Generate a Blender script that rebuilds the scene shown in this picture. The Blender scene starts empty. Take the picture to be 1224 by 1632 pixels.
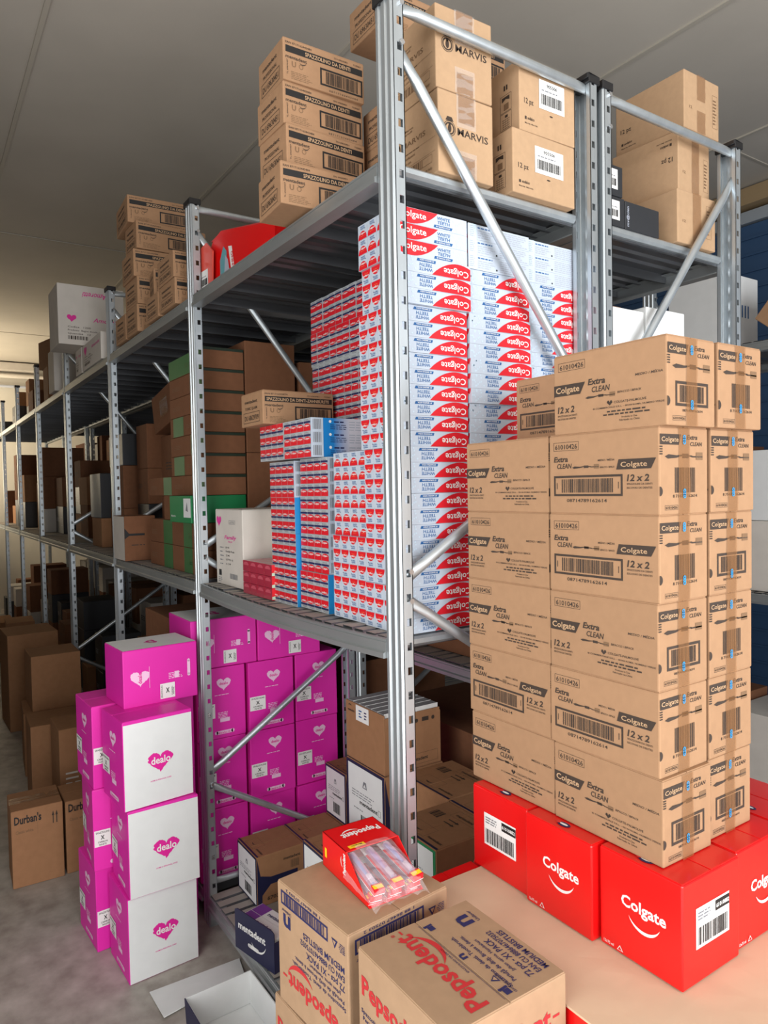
import bpy, bmesh, math, random
from mathutils import Matrix, Vector
random.seed(7)
PI = math.pi
scene = bpy.context.scene
COL = scene.collection

# ------------------------------------------------------------------ camera
FPX, YAW, PITCH, ROLL = 1133.885, 0.9839, -0.0323, -0.0186
CAM = Vector((1.1727, -0.8177, 1.5143))
fw = Vector((-math.sin(YAW)*math.cos(PITCH), math.cos(YAW)*math.cos(PITCH), math.sin(PITCH)))
rt = fw.cross(Vector((0, 0, 1))).normalized(); up = rt.cross(fw)
r2 = rt*math.cos(ROLL) + up*math.sin(ROLL); u2 = -rt*math.sin(ROLL) + up*math.cos(ROLL)
cd = bpy.data.cameras.new('camera'); cam = bpy.data.objects.new('camera', cd); COL.objects.link(cam)
cd.sensor_fit = 'VERTICAL'; cd.sensor_height = 24.0; cd.lens = FPX/1632*24.0; cd.clip_start = 0.02
cam.matrix_world = Matrix(((r2.x, u2.x, -fw.x, CAM.x), (r2.y, u2.y, -fw.y, CAM.y), (r2.z, u2.z, -fw.z, CAM.z), (0, 0, 0, 1)))
scene.camera = cam

# ------------------------------------------------------------------ world and light
world = bpy.data.worlds.new('world'); scene.world = world; world.use_nodes = True
world.node_tree.nodes['Background'].inputs[0].default_value = (0.62, 0.72, 0.85, 1)
world.node_tree.nodes['Background'].inputs[1].default_value = 0.25
def area(name, loc, look, sx, sy, power, col):
    l = bpy.data.lights.new(name, 'AREA'); l.shape = 'RECTANGLE'; l.size = sx; l.size_y = sy
    l.energy = power; l.color = col
    o = bpy.data.objects.new(name, l); COL.objects.link(o); o.location = loc
    o.rotation_euler = (Vector(look)-Vector(loc)).to_track_quat('-Z', 'Y').to_euler()
    return o
area('daylight_gate', (3.32, 0.20, 1.45), (0.0, 0.20, 1.45), 2.6, 2.5, 135, (0.98, 0.99, 1.0))
area('daylight_front_gate', (1.15, -1.98, 1.45), (1.15, 0.6, 1.45), 2.1, 2.5, 62, (1.0, 0.985, 0.96))
area('daylight_far_window', (-8.5, -1.22, 2.0), (-8.4, 0.2, 3.2), 1.7, 1.5, 70, (1.0, 0.84, 0.60))
scene.view_settings.view_transform = 'Standard'
scene.view_settings.look = 'None'
scene.view_settings.gamma = 1.0
scene.view_settings.use_curve_mapping = False
scene.view_settings.exposure = 0.42

# ------------------------------------------------------------------ materials
def lin(c):
    return tuple(((v/255.0)/12.92 if v/255.0 <= 0.04045 else ((v/255.0+0.055)/1.055)**2.4) for v in c)
MATS = {}
def mat(name, rgb, rough=0.6, metal=0.0, noise=0.0, nscale=40.0, bump=0.0, bscale=200.0, coat=0.0, stretch=None, alpha=1.0, spec=0.5, trans=0.0):
    if name in MATS: return MATS[name]
    m = bpy.data.materials.new(name); m.use_nodes = True
    nt = m.node_tree; b = nt.nodes['Principled BSDF']
    c = lin(rgb)
    b.inputs['Base Color'].default_value = (*c, 1); b.inputs['Roughness'].default_value = rough
    b.inputs['Metallic'].default_value = metal
    b.inputs['Specular IOR Level'].default_value = spec
    if coat: b.inputs['Coat Weight'].default_value = coat; b.inputs['Coat Roughness'].default_value = 0.15
    if alpha < 1: b.inputs['Alpha'].default_value = alpha
    if trans: b.inputs['Transmission Weight'].default_value = trans
    if noise or bump:
        tc = nt.nodes.new('ShaderNodeTexCoord'); mp = nt.nodes.new('ShaderNodeMapping')
        nt.links.new(tc.outputs['Object'], mp.inputs[0])
        if stretch: mp.inputs['Scale'].default_value = stretch
    if noise:
        n = nt.nodes.new('ShaderNodeTexNoise'); n.inputs['Scale'].default_value = nscale; n.inputs['Detail'].default_value = 6
        oi = nt.nodes.new('ShaderNodeObjectInfo')
        nt.links.new(mp.outputs[0], n.inputs[0])
        r = nt.nodes.new('ShaderNodeMapRange'); r.inputs[1].default_value = 0.25; r.inputs[2].default_value = 0.75
        r.inputs[3].default_value = 1-noise; r.inputs[4].default_value = 1+noise
        nt.links.new(n.outputs[0], r.inputs[0])
        r2_ = nt.nodes.new('ShaderNodeMapRange'); r2_.inputs[3].default_value = 1-noise*0.6; r2_.inputs[4].default_value = 1+noise*0.6
        nt.links.new(oi.outputs['Random'], r2_.inputs[0])
        mu = nt.nodes.new('ShaderNodeMath'); mu.operation = 'MULTIPLY'
        nt.links.new(r.outputs[0], mu.inputs[0]); nt.links.new(r2_.outputs[0], mu.inputs[1])
        mx = nt.nodes.new('ShaderNodeVectorMath'); mx.operation = 'SCALE'; mx.inputs[0].default_value = c
        nt.links.new(mu.outputs[0], mx.inputs['Scale']); nt.links.new(mx.outputs[0], b.inputs['Base Color'])
    if bump:
        n2 = nt.nodes.new('ShaderNodeTexNoise'); n2.inputs['Scale'].default_value = bscale; n2.inputs['Detail'].default_value = 4
        nt.links.new(mp.outputs[0], n2.inputs[0])
        bp = nt.nodes.new('ShaderNodeBump'); bp.inputs['Strength'].default_value = bump; bp.inputs['Distance'].default_value = 0.002
        nt.links.new(n2.outputs[0], bp.inputs['Height']); nt.links.new(bp.outputs[0], b.inputs['Normal'])
    MATS[name] = m
    return m

KRAFT = mat('kraft_cardboard', (161, 126, 96), 0.8, noise=0.05, nscale=60, bump=0.25, bscale=30, spec=0.2)
KRAFTD = mat('dark_kraft_cardboard', (156, 114, 82), 0.85, noise=0.07, nscale=40, bump=0.3, bscale=30, spec=0.2)
KRAFTL = mat('light_kraft_cardboard', (182, 150, 118), 0.8, noise=0.05, nscale=60, bump=0.25, bscale=25, spec=0.2)
KRAFTP = mat('pale_kraft_cardboard', (164, 134, 106), 0.8, noise=0.06, nscale=50, bump=0.3, bscale=20, spec=0.2)
INK = mat('dark_brown_ink', (58, 46, 38), 0.7)
INKL = mat('worn_brown_ink', (120, 92, 66), 0.8)
BLACK = mat('black_ink', (24, 22, 22), 0.6)
GREYINK = mat('grey_ink', (120, 122, 128), 0.7)
WHITEP = mat('white_paper', (232, 232, 230), 0.6)
WHITEC = mat('white_cardboard', (222, 224, 224), 0.7, noise=0.03, nscale=20, spec=0.3)
OFFW = mat('offwhite_cardboard', (206, 200, 192), 0.75, noise=0.05, nscale=15, spec=0.3)
RED = mat('glossy_red_card', (222, 14, 16), 0.35, coat=0.3, noise=0.02, nscale=8)
REDINK = mat('red_ink', (214, 24, 40), 0.45, coat=0.3)
REDP = mat('pepsodent_red_ink', (186, 40, 44), 0.7)
BLUEINK = mat('blue_ink', (34, 92, 150), 0.5)
NAVY = mat('navy_ink', (34, 36, 84), 0.6)
NAVYC = mat('navy_card', (30, 32, 66), 0.5, noise=0.04, nscale=15)
SKY = mat('sky_blue_ink', (36, 140, 205), 0.45, coat=0.3)
PALEB = mat('pale_blue_print', (196, 214, 228), 0.45, coat=0.3)
TPW = mat('toothpaste_white_card', (190, 201, 215), 0.35, coat=0.5, noise=0.02, nscale=30)
TPG = mat('toothpaste_grey_card', (176, 182, 186), 0.35, coat=0.5, noise=0.03, nscale=30)
TPB = mat('toothpaste_blue_card', (44, 70, 140), 0.35, coat=0.5)
PINK = mat('pink_card', (224, 36, 168), 0.5, noise=0.03, nscale=10, coat=0.1)
PINKL = mat('pink_print_white', (238, 196, 226), 0.6)
PINKI = mat('pink_ink', (222, 30, 150), 0.5)
PINKR = mat('dusty_pink_wrap', (170, 48, 70), 0.3, coat=0.6, noise=0.08, nscale=40)
BLACKC = mat('black_card', (44, 46, 50), 0.45, noise=0.05, nscale=20)
GREENC = mat('green_card', (18, 122, 70), 0.55)
GREENT = mat('green_tape', (64, 112, 66), 0.5, noise=0.05, nscale=20)
TAPE = mat('brown_packing_tape', (150, 106, 68), 0.18, alpha=0.42, coat=0.6, bump=0.5, bscale=60)
CLEAR = mat('clear_film', (240, 244, 248), 0.08, alpha=0.16, coat=1.0, bump=0.8, bscale=35)
CYAN = mat('cyan_ink', (36, 140, 196), 0.5)
YELLOW = mat('yellow_label', (246, 200, 30), 0.5)
GREYP = mat('grey_print', (170, 176, 190), 0.5)
PURPLE = mat('purple_print', (118, 60, 150), 0.5)
STEEL = mat('galvanised_steel', (196, 204, 209), 0.40, metal=0.8, noise=0.12, nscale=26, stretch=(1, 1, 0.12), bump=0.05, bscale=90)
STEELB = mat('galvanised_beam_steel', (170, 175, 176), 0.45, metal=0.7, noise=0.14, nscale=18, stretch=(0.15, 1, 1))
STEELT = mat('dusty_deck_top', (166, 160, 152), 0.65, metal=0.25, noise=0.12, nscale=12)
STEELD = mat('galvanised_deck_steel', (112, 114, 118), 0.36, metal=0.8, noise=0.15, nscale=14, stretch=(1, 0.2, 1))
CAP = mat('black_plastic', (26, 26, 28), 0.45)
DARK = mat('dark_slot', (12, 12, 13), 0.9)
WOOD = mat('pallet_wood', (176, 140, 96), 0.8, noise=0.15, nscale=8, stretch=(0.3, 3, 3), bump=0.4, bscale=40)
BOLT = mat('bolt_steel', (200, 202, 205), 0.3, metal=0.9)

# ------------------------------------------------------------------ mesh helpers
class MB:
    def __init__(s): s.v = []; s.f = []; s.m = []; s.mats = []
    def mi(s, m):
        if m not in s.mats: s.mats.append(m)
        return s.mats.index(m)
    def face(s, pts, m):
        n = len(s.v); s.v += [tuple(p) for p in pts]; s.f.append(tuple(range(n, n+len(pts)))); s.m.append(s.mi(m))
    def box(s, x0, x1, y0, y1, z0, z1, m, mtx=None):
        c = [Vector((x, y, z)) for z in (z0, z1) for y in (y0, y1) for x in (x0, x1)]
        if mtx: c = [mtx @ p for p in c]
        n = len(s.v); s.v += [tuple(p) for p in c]; k = s.mi(m)
        for q in ((0, 2, 3, 1), (4, 5, 7, 6), (0, 1, 5, 4), (2, 6, 7, 3), (1, 3, 7, 5), (0, 4, 6, 2)):
            s.f.append(tuple(n+i for i in q)); s.m.append(k)
    def prism(s, poly, axis, a0, a1, m):
        # poly of (p,q); axis 'x': (a,p,q) ; 'y': (p,a,q) ; 'z': (p,q,a)
        f = {'x': lambda p, q, a: (a, p, q), 'y': lambda p, q, a: (p, a, q), 'z': lambda p, q, a: (p, q, a)}[axis]
        n = len(s.v); L = len(poly); k = s.mi(m)
        s.v += [f(p, q, a0) for p, q in poly] + [f(p, q, a1) for p, q in poly]
        for i in range(L):
            j = (i+1) % L; s.f.append((n+i, n+j, n+L+j, n+L+i)); s.m.append(k)
        s.f.append(tuple(range(n+L-1, n-1, -1))); s.m.append(k)
        s.f.append(tuple(range(n+L, n+2*L))); s.m.append(k)
    def tube(s, pts, r, m, seg=10, flat=1.0):
        k = s.mi(m); rings = []
        for i, p in enumerate(pts):
            p = Vector(p); d = (Vector(pts[min(i+1, len(pts)-1)])-Vector(pts[max(i-1, 0)])).normalized()
            a = d.cross(Vector((0, 0, 1)) if abs(d.z) < .9 else Vector((1, 0, 0))).normalized(); b = a.cross(d)
            rr = r[i] if isinstance(r, (list, tuple)) else r
            n = len(s.v)
            s.v += [tuple(p + a*math.cos(2*PI*j/seg)*rr*flat + b*math.sin(2*PI*j/seg)*rr) for j in range(seg)]
            rings.append(n)
        for i in range(len(rings)-1):
            for j in range(seg):
                j2 = (j+1) % seg
                s.f.append((rings[i]+j, rings[i]+j2, rings[i+1]+j2, rings[i+1]+j)); s.m.append(k)
        s.f.append(tuple(rings[0]+j for j in range(seg))); s.m.append(k)
        s.f.append(tuple(rings[-1]+j for j in reversed(range(seg)))); s.m.append(k)
    def mesh(s, name, bevel=0.0, seg=1, smooth=False, fix=True):
        me = bpy.data.meshes.new(name); me.from_pydata(s.v, [], s.f)
        for m in s.mats: me.materials.append(m)
        me.polygons.foreach_set('material_index', s.m)
        if fix or bevel:
            bm = bmesh.new(); bm.from_mesh(me)
            if bevel:
                bmesh.ops.remove_doubles(bm, verts=bm.verts, dist=1e-6)
            bmesh.ops.recalc_face_normals(bm, faces=bm.faces)
            if bevel: bmesh.ops.bevel(bm, geom=bm.edges[:], offset=bevel, segments=seg, affect='EDGES', profile=0.5)
            bm.to_mesh(me); bm.free()
        if smooth: me.polygons.foreach_set('use_smooth', [True]*len(me.polygons))
        me.update(); return me

def obj(name, me, parent=None, loc=(0, 0, 0), rz=0.0, mtx=None):
    o = bpy.data.objects.new(name, me); COL.objects.link(o)
    if parent: o.parent = parent
    if mtx is not None: o.matrix_local = mtx
    else: o.location = loc; o.rotation_euler = (0, 0, rz)
    return o
def tag(o, label, cat, group=None):
    o['label'] = label; o['category'] = cat
    if group: o['group'] = group
    return o
def struct(o): o['kind'] = 'structure'; return o
def thing(name, label, cat, loc=(0, 0, 0), rz=0.0, group=None):
    return tag(obj(name, None, None, loc, rz), label, cat, group)

# ------------------------------------------------------------------ flat print (lettering, barcodes, logos) as thin ink meshes
_tc = {}
def text2d(s, bold=0.0, shear=0.0):
    k = (s, bold, shear)
    if k in _tc: return _tc[k]
    cu = bpy.data.curves.new('t', 'FONT'); cu.body = s; cu.resolution_u = 2; cu.offset = bold; cu.shear = shear
    cu.fill_mode = 'FRONT'
    ob = bpy.data.objects.new('t', cu); COL.objects.link(ob)
    me = bpy.data.meshes.new_from_object(ob)
    vs = [(v.co.x, v.co.y) for v in me.vertices]; fs = [tuple(p.vertices) for p in me.polygons]
    bpy.data.objects.remove(ob); bpy.data.curves.remove(cu); bpy.data.meshes.remove(me)
    if not vs: vs = [(0, 0), (1, 0), (0, 1)]; fs = []
    x0 = min(v[0] for v in vs); x1 = max(v[0] for v in vs)
    _tc[k] = (vs, fs, x0, x1); return _tc[k]
CAPH = 0.72
class PR:
    """2-D print on a panel W x H metres; u from the left, v from the bottom"""
    def __init__(s, W, H): s.W = W; s.H = H; s.b = MB()
    def poly(s, pts, m, lay=0): s.b.face([(p[0], p[1], 0.0005*lay) for p in pts], m)
    def rect(s, u0, v0, u1, v1, m, lay=0): s.poly([(u0, v0), (u1, v0), (u1, v1), (u0, v1)], m, lay)
    def frame(s, u0, v0, u1, v1, t, m, lay=0):
        s.rect(u0, v0, u1, v0+t, m, lay); s.rect(u0, v1-t, u1, v1, m, lay)
        s.rect(u0, v0+t, u0+t, v1-t, m, lay); s.rect(u1-t, v0+t, u1, v1-t, m, lay)
    def disc(s, u, v, r, m, lay=0, n=20, ry=None, a0=0, a1=2*PI):
        ry = ry or r
        s.poly([(u+r*math.cos(a0+(a1-a0)*i/n), v+ry*math.sin(a0+(a1-a0)*i/n)) for i in range(n+(0 if a1-a0 > 6 else 1))], m, lay)
    def ring(s, u, v, r, t, m, lay=0, n=24, a0=0, a1=2*PI, taper=False):
        for i in range(n):
            p = a0+(a1-a0)*i/n; q = a0+(a1-a0)*(i+1)/n
            tp = t*math.sin(PI*i/n) if taper else t; tq = t*math.sin(PI*(i+1)/n) if taper else t
            s.poly([(u+r*math.cos(p), v+r*math.sin(p)), (u+r*math.cos(q), v+r*math.sin(q)),
                    (u+(r-tq-1e-5)*math.cos(q), v+(r-tq-1e-5)*math.sin(q)), (u+(r-tp-1e-5)*math.cos(p), v+(r-tp-1e-5)*math.sin(p))], m, lay)
    def text(s, t, u, v, h, m, w=None, anchor='l', bold=0.0, shear=0.0, rot=0.0, lay=0):
        vs, fs, x0, x1 = text2d(t, max(min(bold, .03), .010), shear)
        sy = h/CAPH; sx = (w/(x1-x0)) if w else sy
        wd = (x1-x0)*sx; ox = {'l': 0, 'c': -wd/2, 'r': -wd}[anchor]
        c, sn = math.cos(rot), math.sin(rot)
        n = len(s.b.v); k = s.b.mi(m)
        for (x, y) in vs:
            px = (x-x0)*sx+ox; py = y*sy
            s.b.v.append((u+px*c-py*sn, v+px*sn+py*c, 0.0005*lay))
        for f in fs: s.b.f.append(tuple(n+i for i in f)); s.b.m.append(k)
    def barcode(s, u0, v0, u1, v1, m, n=34, seed=1, lay=0):
        r = random.Random(seed); ws = []
        for i in range(n): ws += [r.choice((1, 1, 2, 3)), r.choice((1, 1, 2))]
        tot = sum(ws); u = u0
        for i in range(0, len(ws), 2):
            w = ws[i]*(u1-u0)/tot; s.rect(u, v0, u+w, v1, m, lay); u += w+ws[i+1]*(u1-u0)/tot
    def lines(s, u0, v1, w, n, lh, m, seed=1, fill=0.45, anchor='l', lay=0):
        """small print too fine to read in the photograph"""
        r = random.Random(seed)
        for i in range(n):
            ln = w*r.uniform(0.7, 1.0); ua = u0 if anchor == 'l' else u0+(w-ln)/2
            x = ua
            while x < ua+ln:
                ww = min(lh*r.uniform(1.0, 3.2), ua+ln-x)
                if ww <= 0: break
                s.rect(x, v1-(i+1)*lh, x+ww, v1-(i+1)*lh+lh*fill, m, lay); x += ww+lh*0.5
    def mesh(s, name): return s.b.mesh(name, fix=False)

def face_mtx(face, dx, dy, dz, off=0.0006, flip=0):
    """local matrix placing a print (origin lower-left) on a face of a box centred in x,y with base at z=0"""
    hx, hy = dx/2, dy/2
    if face == '-Y': U, V, N, O, w, h = (1, 0, 0), (0, 0, 1), (0, -1, 0), (-hx, -hy-off, 0), dx, dz
    elif face == '+X': U, V, N, O, w, h = (0, 1, 0), (0, 0, 1), (1, 0, 0), (hx+off, -hy, 0), dy, dz
    elif face == '-X': U, V, N, O, w, h = (0, -1, 0), (0, 0, 1), (-1, 0, 0), (-hx-off, hy, 0), dy, dz
    elif face == '+Y': U, V, N, O, w, h = (-1, 0, 0), (0, 0, 1), (0, 1, 0), (hx, hy+off, 0), dx, dz
    else: U, V, N, O, w, h = (1, 0, 0), (0, 1, 0), (0, 0, 1), (-hx, -hy, dz+off), dx, dy
    U, V, N, O = Vector(U), Vector(V), Vector(N), Vector(O)
    if flip == 180: O = O+U*w+V*h; U, V = -U, -V
    elif flip == 90: O = O+U*w; U, V = V, -U
    elif flip == 270: O = O+V*h; U, V = -V, U
    return Matrix(((U.x, V.x, N.x, O.x), (U.y, V.y, N.y, O.y), (U.z, V.z, N.z, O.z), (0, 0, 0, 1)))

_bc = {}
def box_mesh(dx, dy, dz, m, bev=0.0025, dent=True):
    """carton body: box with softened, slightly bowed faces and closed flap seams on top"""
    k = (round(dx, 3), round(dy, 3), round(dz, 3), m.name)
    if k in _bc: return _bc[k]
    b = MB(); b.box(-dx/2, dx/2, -dy/2, dy/2, 0, dz, m)
    me = b.mesh('carton_body', bevel=min(bev, min(dx, dy, dz)*0.08), seg=2)
    _bc[k] = me; return me
def carton(name, label, cat, x0, x1, y0, y1, z0, z1, m, prints=(), group=None, rz=0.0, seam=None, tape=None, seam_face='+Z'):
    """one closed carton: body mesh is the root; flap seam, tape and print are parts"""
    dx, dy, dz = x1-x0, y1-y0, z1-z0
    o = obj(name, box_mesh(dx, dy, dz, m), None, ((x0+x1)/2, (y0+y1)/2, z0), rz)
    tag(o, label, cat, group)
    if seam:  # top flaps: two thin leaves with the joint between them
        t = 0.0016
        for sgn in (-1, 1):
            b = MB()
            if seam == 'x':   # joint runs along x
                ya, yb = sorted((sgn*0.0012, sgn*(dy/2-0.0015)))
                b.box(-dx/2+0.0015, dx/2-0.0015, ya, yb, dz-0.0005, dz+t, m)
            else:
                xa, xb = sorted((sgn*0.0012, sgn*(dx/2-0.0015)))
                b.box(xa, xb, -dy/2+0.0015, dy/2-0.0015, dz-0.0005, dz+t, m)
            obj('top_flap', b.mesh('top_flap', bevel=0.0006), o)
    if tape:
        for tp in tape: tp(o, dx, dy, dz)
    for p in prints:
        face, me, nm = p[0], p[1], p[2]; fl = p[3] if len(p) > 3 else 0
        for me_, nm_ in (me if isinstance(me, tuple) else ((me, nm),)):
            obj(nm_, me_, o, mtx=face_mtx(face, dx, dy, dz+(0.0018 if (seam and face == '+Z') else 0), flip=fl))
    return o
def tape_strip(face, u0, u1, v0, v1, m=None, n=8, seed=3):
    def f(o, dx, dy, dz):
        r = random.Random(seed); b = MB(); M = m or TAPE
        k = b.mi(M)
        base = len(b.v)
        for i in range(n+1):
            t = i/n; v = v0+(v1-v0)*t
            for u in (u0, (u0+u1)/2, u1):
                b.v.append((u+r.uniform(-.0008, .0008), v, r.uniform(0.0, .0009)))
        for i in range(n):
            for j in range(2):
                a = base+i*3+j; b.f.append((a, a+1, a+4, a+3)); b.m.append(k)
        obj('packing_tape', b.mesh('packing_tape', fix=False), o, mtx=face_mtx(face, dx, dy, dz, off=0.0014))
    return f

# ------------------------------------------------------------------ the room
HC, XW, XE, YF, YB = 3.3, -9.6, 3.4, -2.05, 3.56
def concrete_mat():
    m = bpy.data.materials.new('concrete_floor'); m.use_nodes = True; nt = m.node_tree; b = nt.nodes['Principled BSDF']
    tc = nt.nodes.new('ShaderNodeTexCoord')
    n1 = nt.nodes.new('ShaderNodeTexNoise'); n1.inputs['Scale'].default_value = 1.6; n1.inputs['Detail'].default_value = 9; n1.inputs['Roughness'].default_value = 0.65
    n2 = nt.nodes.new('ShaderNodeTexNoise'); n2.inputs['Scale'].default_value = 14; n2.inputs['Detail'].default_value = 8
    nt.links.new(tc.outputs['Object'], n1.inputs[0]); nt.links.new(tc.outputs['Object'], n2.inputs[0])
    mx = nt.nodes.new('ShaderNodeMath'); mx.operation = 'MULTIPLY_ADD'; mx.inputs[1].default_value = 0.5
    nt.links.new(n2.outputs[0], mx.inputs[0]); 
    hl = nt.nodes.new('ShaderNodeMath'); hl.operation = 'MULTIPLY'; hl.inputs[1].default_value = 0.5
    nt.links.new(n1.outputs[0], hl.inputs[0]); nt.links.new(hl.outputs[0], mx.inputs[2])
    cr = nt.nodes.new('ShaderNodeValToRGB'); cr.color_ramp.elements[0].position = 0.38; cr.color_ramp.elements[1].position = 0.62
    cr.color_ramp.elements[0].color = (*lin((146, 138, 130)), 1); cr.color_ramp.elements[1].color = (*lin((190, 184, 176)), 1)
    nt.links.new(mx.outputs[0], cr.inputs[0]); nt.links.new(cr.outputs[0], b.inputs['Base Color'])
    b.inputs['Roughness'].default_value = 0.55
    bp = nt.nodes.new('ShaderNodeBump'); bp.inputs['Strength'].default_value = 0.15; nt.links.new(n2.outputs[0], bp.inputs['Height']); nt.links.new(bp.outputs[0], b.inputs['Normal'])
    return m
CONC = concrete_mat()
CEIL = mat('ceiling_paint', (184, 178, 168), 0.8, noise=0.06, nscale=2.5, bump=0.1, bscale=60)
WALL = mat('white_wall_paint', (214, 210, 200), 0.85, noise=0.04, nscale=3)
JOINT = mat('ceiling_joint_strip', (176, 170, 158), 0.7)
BLUEP = mat('blue_shutter', (52, 82, 118), 0.55, noise=0.05, nscale=3)
def slab(name, x0, x1, y0, y1, z0, z1, m, parent=None):
    b = MB(); b.box(x0, x1, y0, y1, z0, z1, m); o = obj(name, b.mesh(name), parent)
    if not parent: struct(o)
    return o
floor = slab('floor', XW-.2, XE+3, YF-3, YB+.2, -0.12, 0.0, CONC)
ceiling = slab('ceiling', XW-.2, XE+.2, YF-.2, YB+.2, HC, HC+.15, CEIL)
for yj in (-2.45, -1.4, -0.345, 0.71, 1.765, 2.82):
    slab('ceiling_joint', XW, XE, yj-.009, yj+.009, HC-.008, HC+.01, JOINT, ceiling)
for xj in (-7.6, -4.3, -1.0, 2.3):
    slab('ceiling_joint', xj-.006, xj+.006, YF, YB, HC-.004, HC+.01, JOINT, ceiling)
slab('wall_left', XW-.2, XW, YF-.2, YB+.2, 0, HC, WALL)
wall_back = slab('wall_back', XW, XE+.2, YB, YB+.2, 0, HC, mat('grey_back_wall', (140, 134, 126), 0.9, noise=0.06, nscale=4))
# wall behind the camera with the gate and far window openings, wall on the right with the wide gate
WALLD = mat('grey_block_wall', (112, 106, 100), 0.9, noise=0.08, nscale=5)
YA = -1.30     # added unseen partition along the aisle, blocks gate light from the far bays
slab('wall_front_unseen', XW, -9.4, YA-.2, YA, 0, HC, WALLD)
slab('wall_front_unseen', -9.4, -7.6, YA-.2, YA, 0, 1.2, WALLD); slab('wall_front_unseen', -9.4, -7.6, YA-.2, YA, 2.8, HC, WALLD)
slab('wall_front_unseen', -7.6, -0.75, YA-.2, YA, 0, HC, WALLD); slab('wall_front_unseen', -0.95, -0.75, YF-.2, YA-.2, 0, HC, WALLD)
slab('wall_front_unseen', -0.75, 0.08, YF-.2, YF, 0, HC, WALLD)
slab('wall_front_unseen', 0.08, 2.22, YF-.2, YF, 2.75, HC, WALLD); slab('wall_front_unseen', 2.22, XE+.2, YF-.2, YF, 0, HC, WALLD)
slab('wall_right', XE, XE+.2, YF, -1.15, 0, HC, WALLD); slab('wall_right', XE, XE+.2, 1.55, YB, 0, HC, WALLD)
slab('wall_right', XE, XE+.2, -1.15, 1.55, 2.75, HC, WALLD)
slab('trim_1', XW, XE, YB-.12, YB-.005, 3.19, 3.29, mat('timber_beam', (150, 128, 96), 0.7, noise=0.1, nscale=6, stretch=(.2, 2, 2)))
slab('trim_2', XW, XE, YB-.06, YB-.005, 3.10, 3.17, mat('steel_lintel', (186, 196, 206), 0.4, metal=0.5))
sh = tag(slab('roller_shutter', -3.6, 1.5, YB-.04, YB-.006, 0, 3.09, BLUEP), 'blue slatted shutter in the wall behind the racks', 'shutter')
del sh['kind']
for k in range(30):
    b = MB(); b.box(-3.6, 1.5, -.006, .006, 0, .012, BLUEP)
    if k == 0: rib = b.mesh('shutter_rib')
    obj('shutter_rib', rib, sh, (0, YB-.046, 0.1+k*.1))

# ------------------------------------------------------------------ steel racks
BAY, DEP, UH, UW, US = 1.2, 0.613, 2.5, 0.059, 0.030
def upright_mesh(front=True):
    """ribbed face at y=0 (front) with slotted side flanges running back to y=US; mirrored for rear posts"""
    b = MB(); t = 0.002; s = 1 if front else -1
    Y = lambda a: a*s
    def bx(x0, x1, ya, yb, z0, z1): b.box(x0, x1, min(Y(ya), Y(yb)), max(Y(ya), Y(yb)), z0, z1, STEEL)
    # ribbed face
    prof = [(-UW, .004), (-UW+.004, 0), (-UW+.012, 0), (-UW+.015, .004), (-UW+.021, .004), (-UW+.024, 0), (-.024, 0), (-.021, .004), (-.015, .004), (-.012, 0), (-.004, 0), (0, .004)]
    poly = [(x, Y(y)) for x, y in prof] + [(x, Y(y+t)) for x, y in reversed(prof)]
    b.prism(poly, 'z', 0, UH, STEEL)
    for x0, x1 in ((-UW, -UW+t), (-t, 0)):
        bx(x0, x1, .004, .014, 0, UH); bx(x0, x1, .025, US, 0, UH)
        z = 0.0
        while z < UH-.05:
            bx(x0, x1, .014, .025, z, z+.034); z += .05
        bx(x0, x1, .014, .025, z, UH)
    bx(-UW, -UW+.012, US-t, US, 0, UH); bx(-.012, 0, US-t, US, 0, UH)
    return b.mesh('upright')
UPF, UPR = upright_mesh(True), upright_mesh(False)
def cap_mesh():
    b = MB(); b.box(-UW-.003, .003, -.004, US+.006, UH-.012, UH+.008, CAP); b.box(-UW-.003, -.02, US+.006, US+.012, UH-.004, UH+.008, CAP)
    return b.mesh('post_cap', bevel=.0015)
CAPM = cap_mesh()
def bolt_mesh():
    b = MB(); b.tube([(0, 0, 0), (.005, 0, 0)], .006, BOLT, 6); return b.mesh('bolt')
BOLTM = bolt_mesh()
def brace_mesh(dy, dz):
    b = MB(); L = math.hypot(dy, dz)
    p0 = Vector((0, 0, 0)); p1 = Vector((0, dy, dz))
    b.tube([p0, p0.lerp(p1, .03), p0.lerp(p1, .09), p0.lerp(p1, .91), p0.lerp(p1, .97), p1], [.013, .013, .0115, .0115, .013, .013], STEEL, 10)
    # flattened ends
    me = b.mesh('brace', smooth=True)
    n = len(me.vertices)//6
    for i, v in enumerate(me.vertices):
        if i < 2*n or i >= 4*n: v.co.x *= 0.25
    return me
BR_H = brace_mesh(DEP-2*US+.02, 0); BR_D = brace_mesh(DEP-2*US+.02, -.70); BR_U = brace_mesh(DEP-2*US+.02, .345); BR_D2 = brace_mesh(DEP-2*US+.02, -.365); BR_UB = brace_mesh(DEP-2*US+.02, .70)
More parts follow.
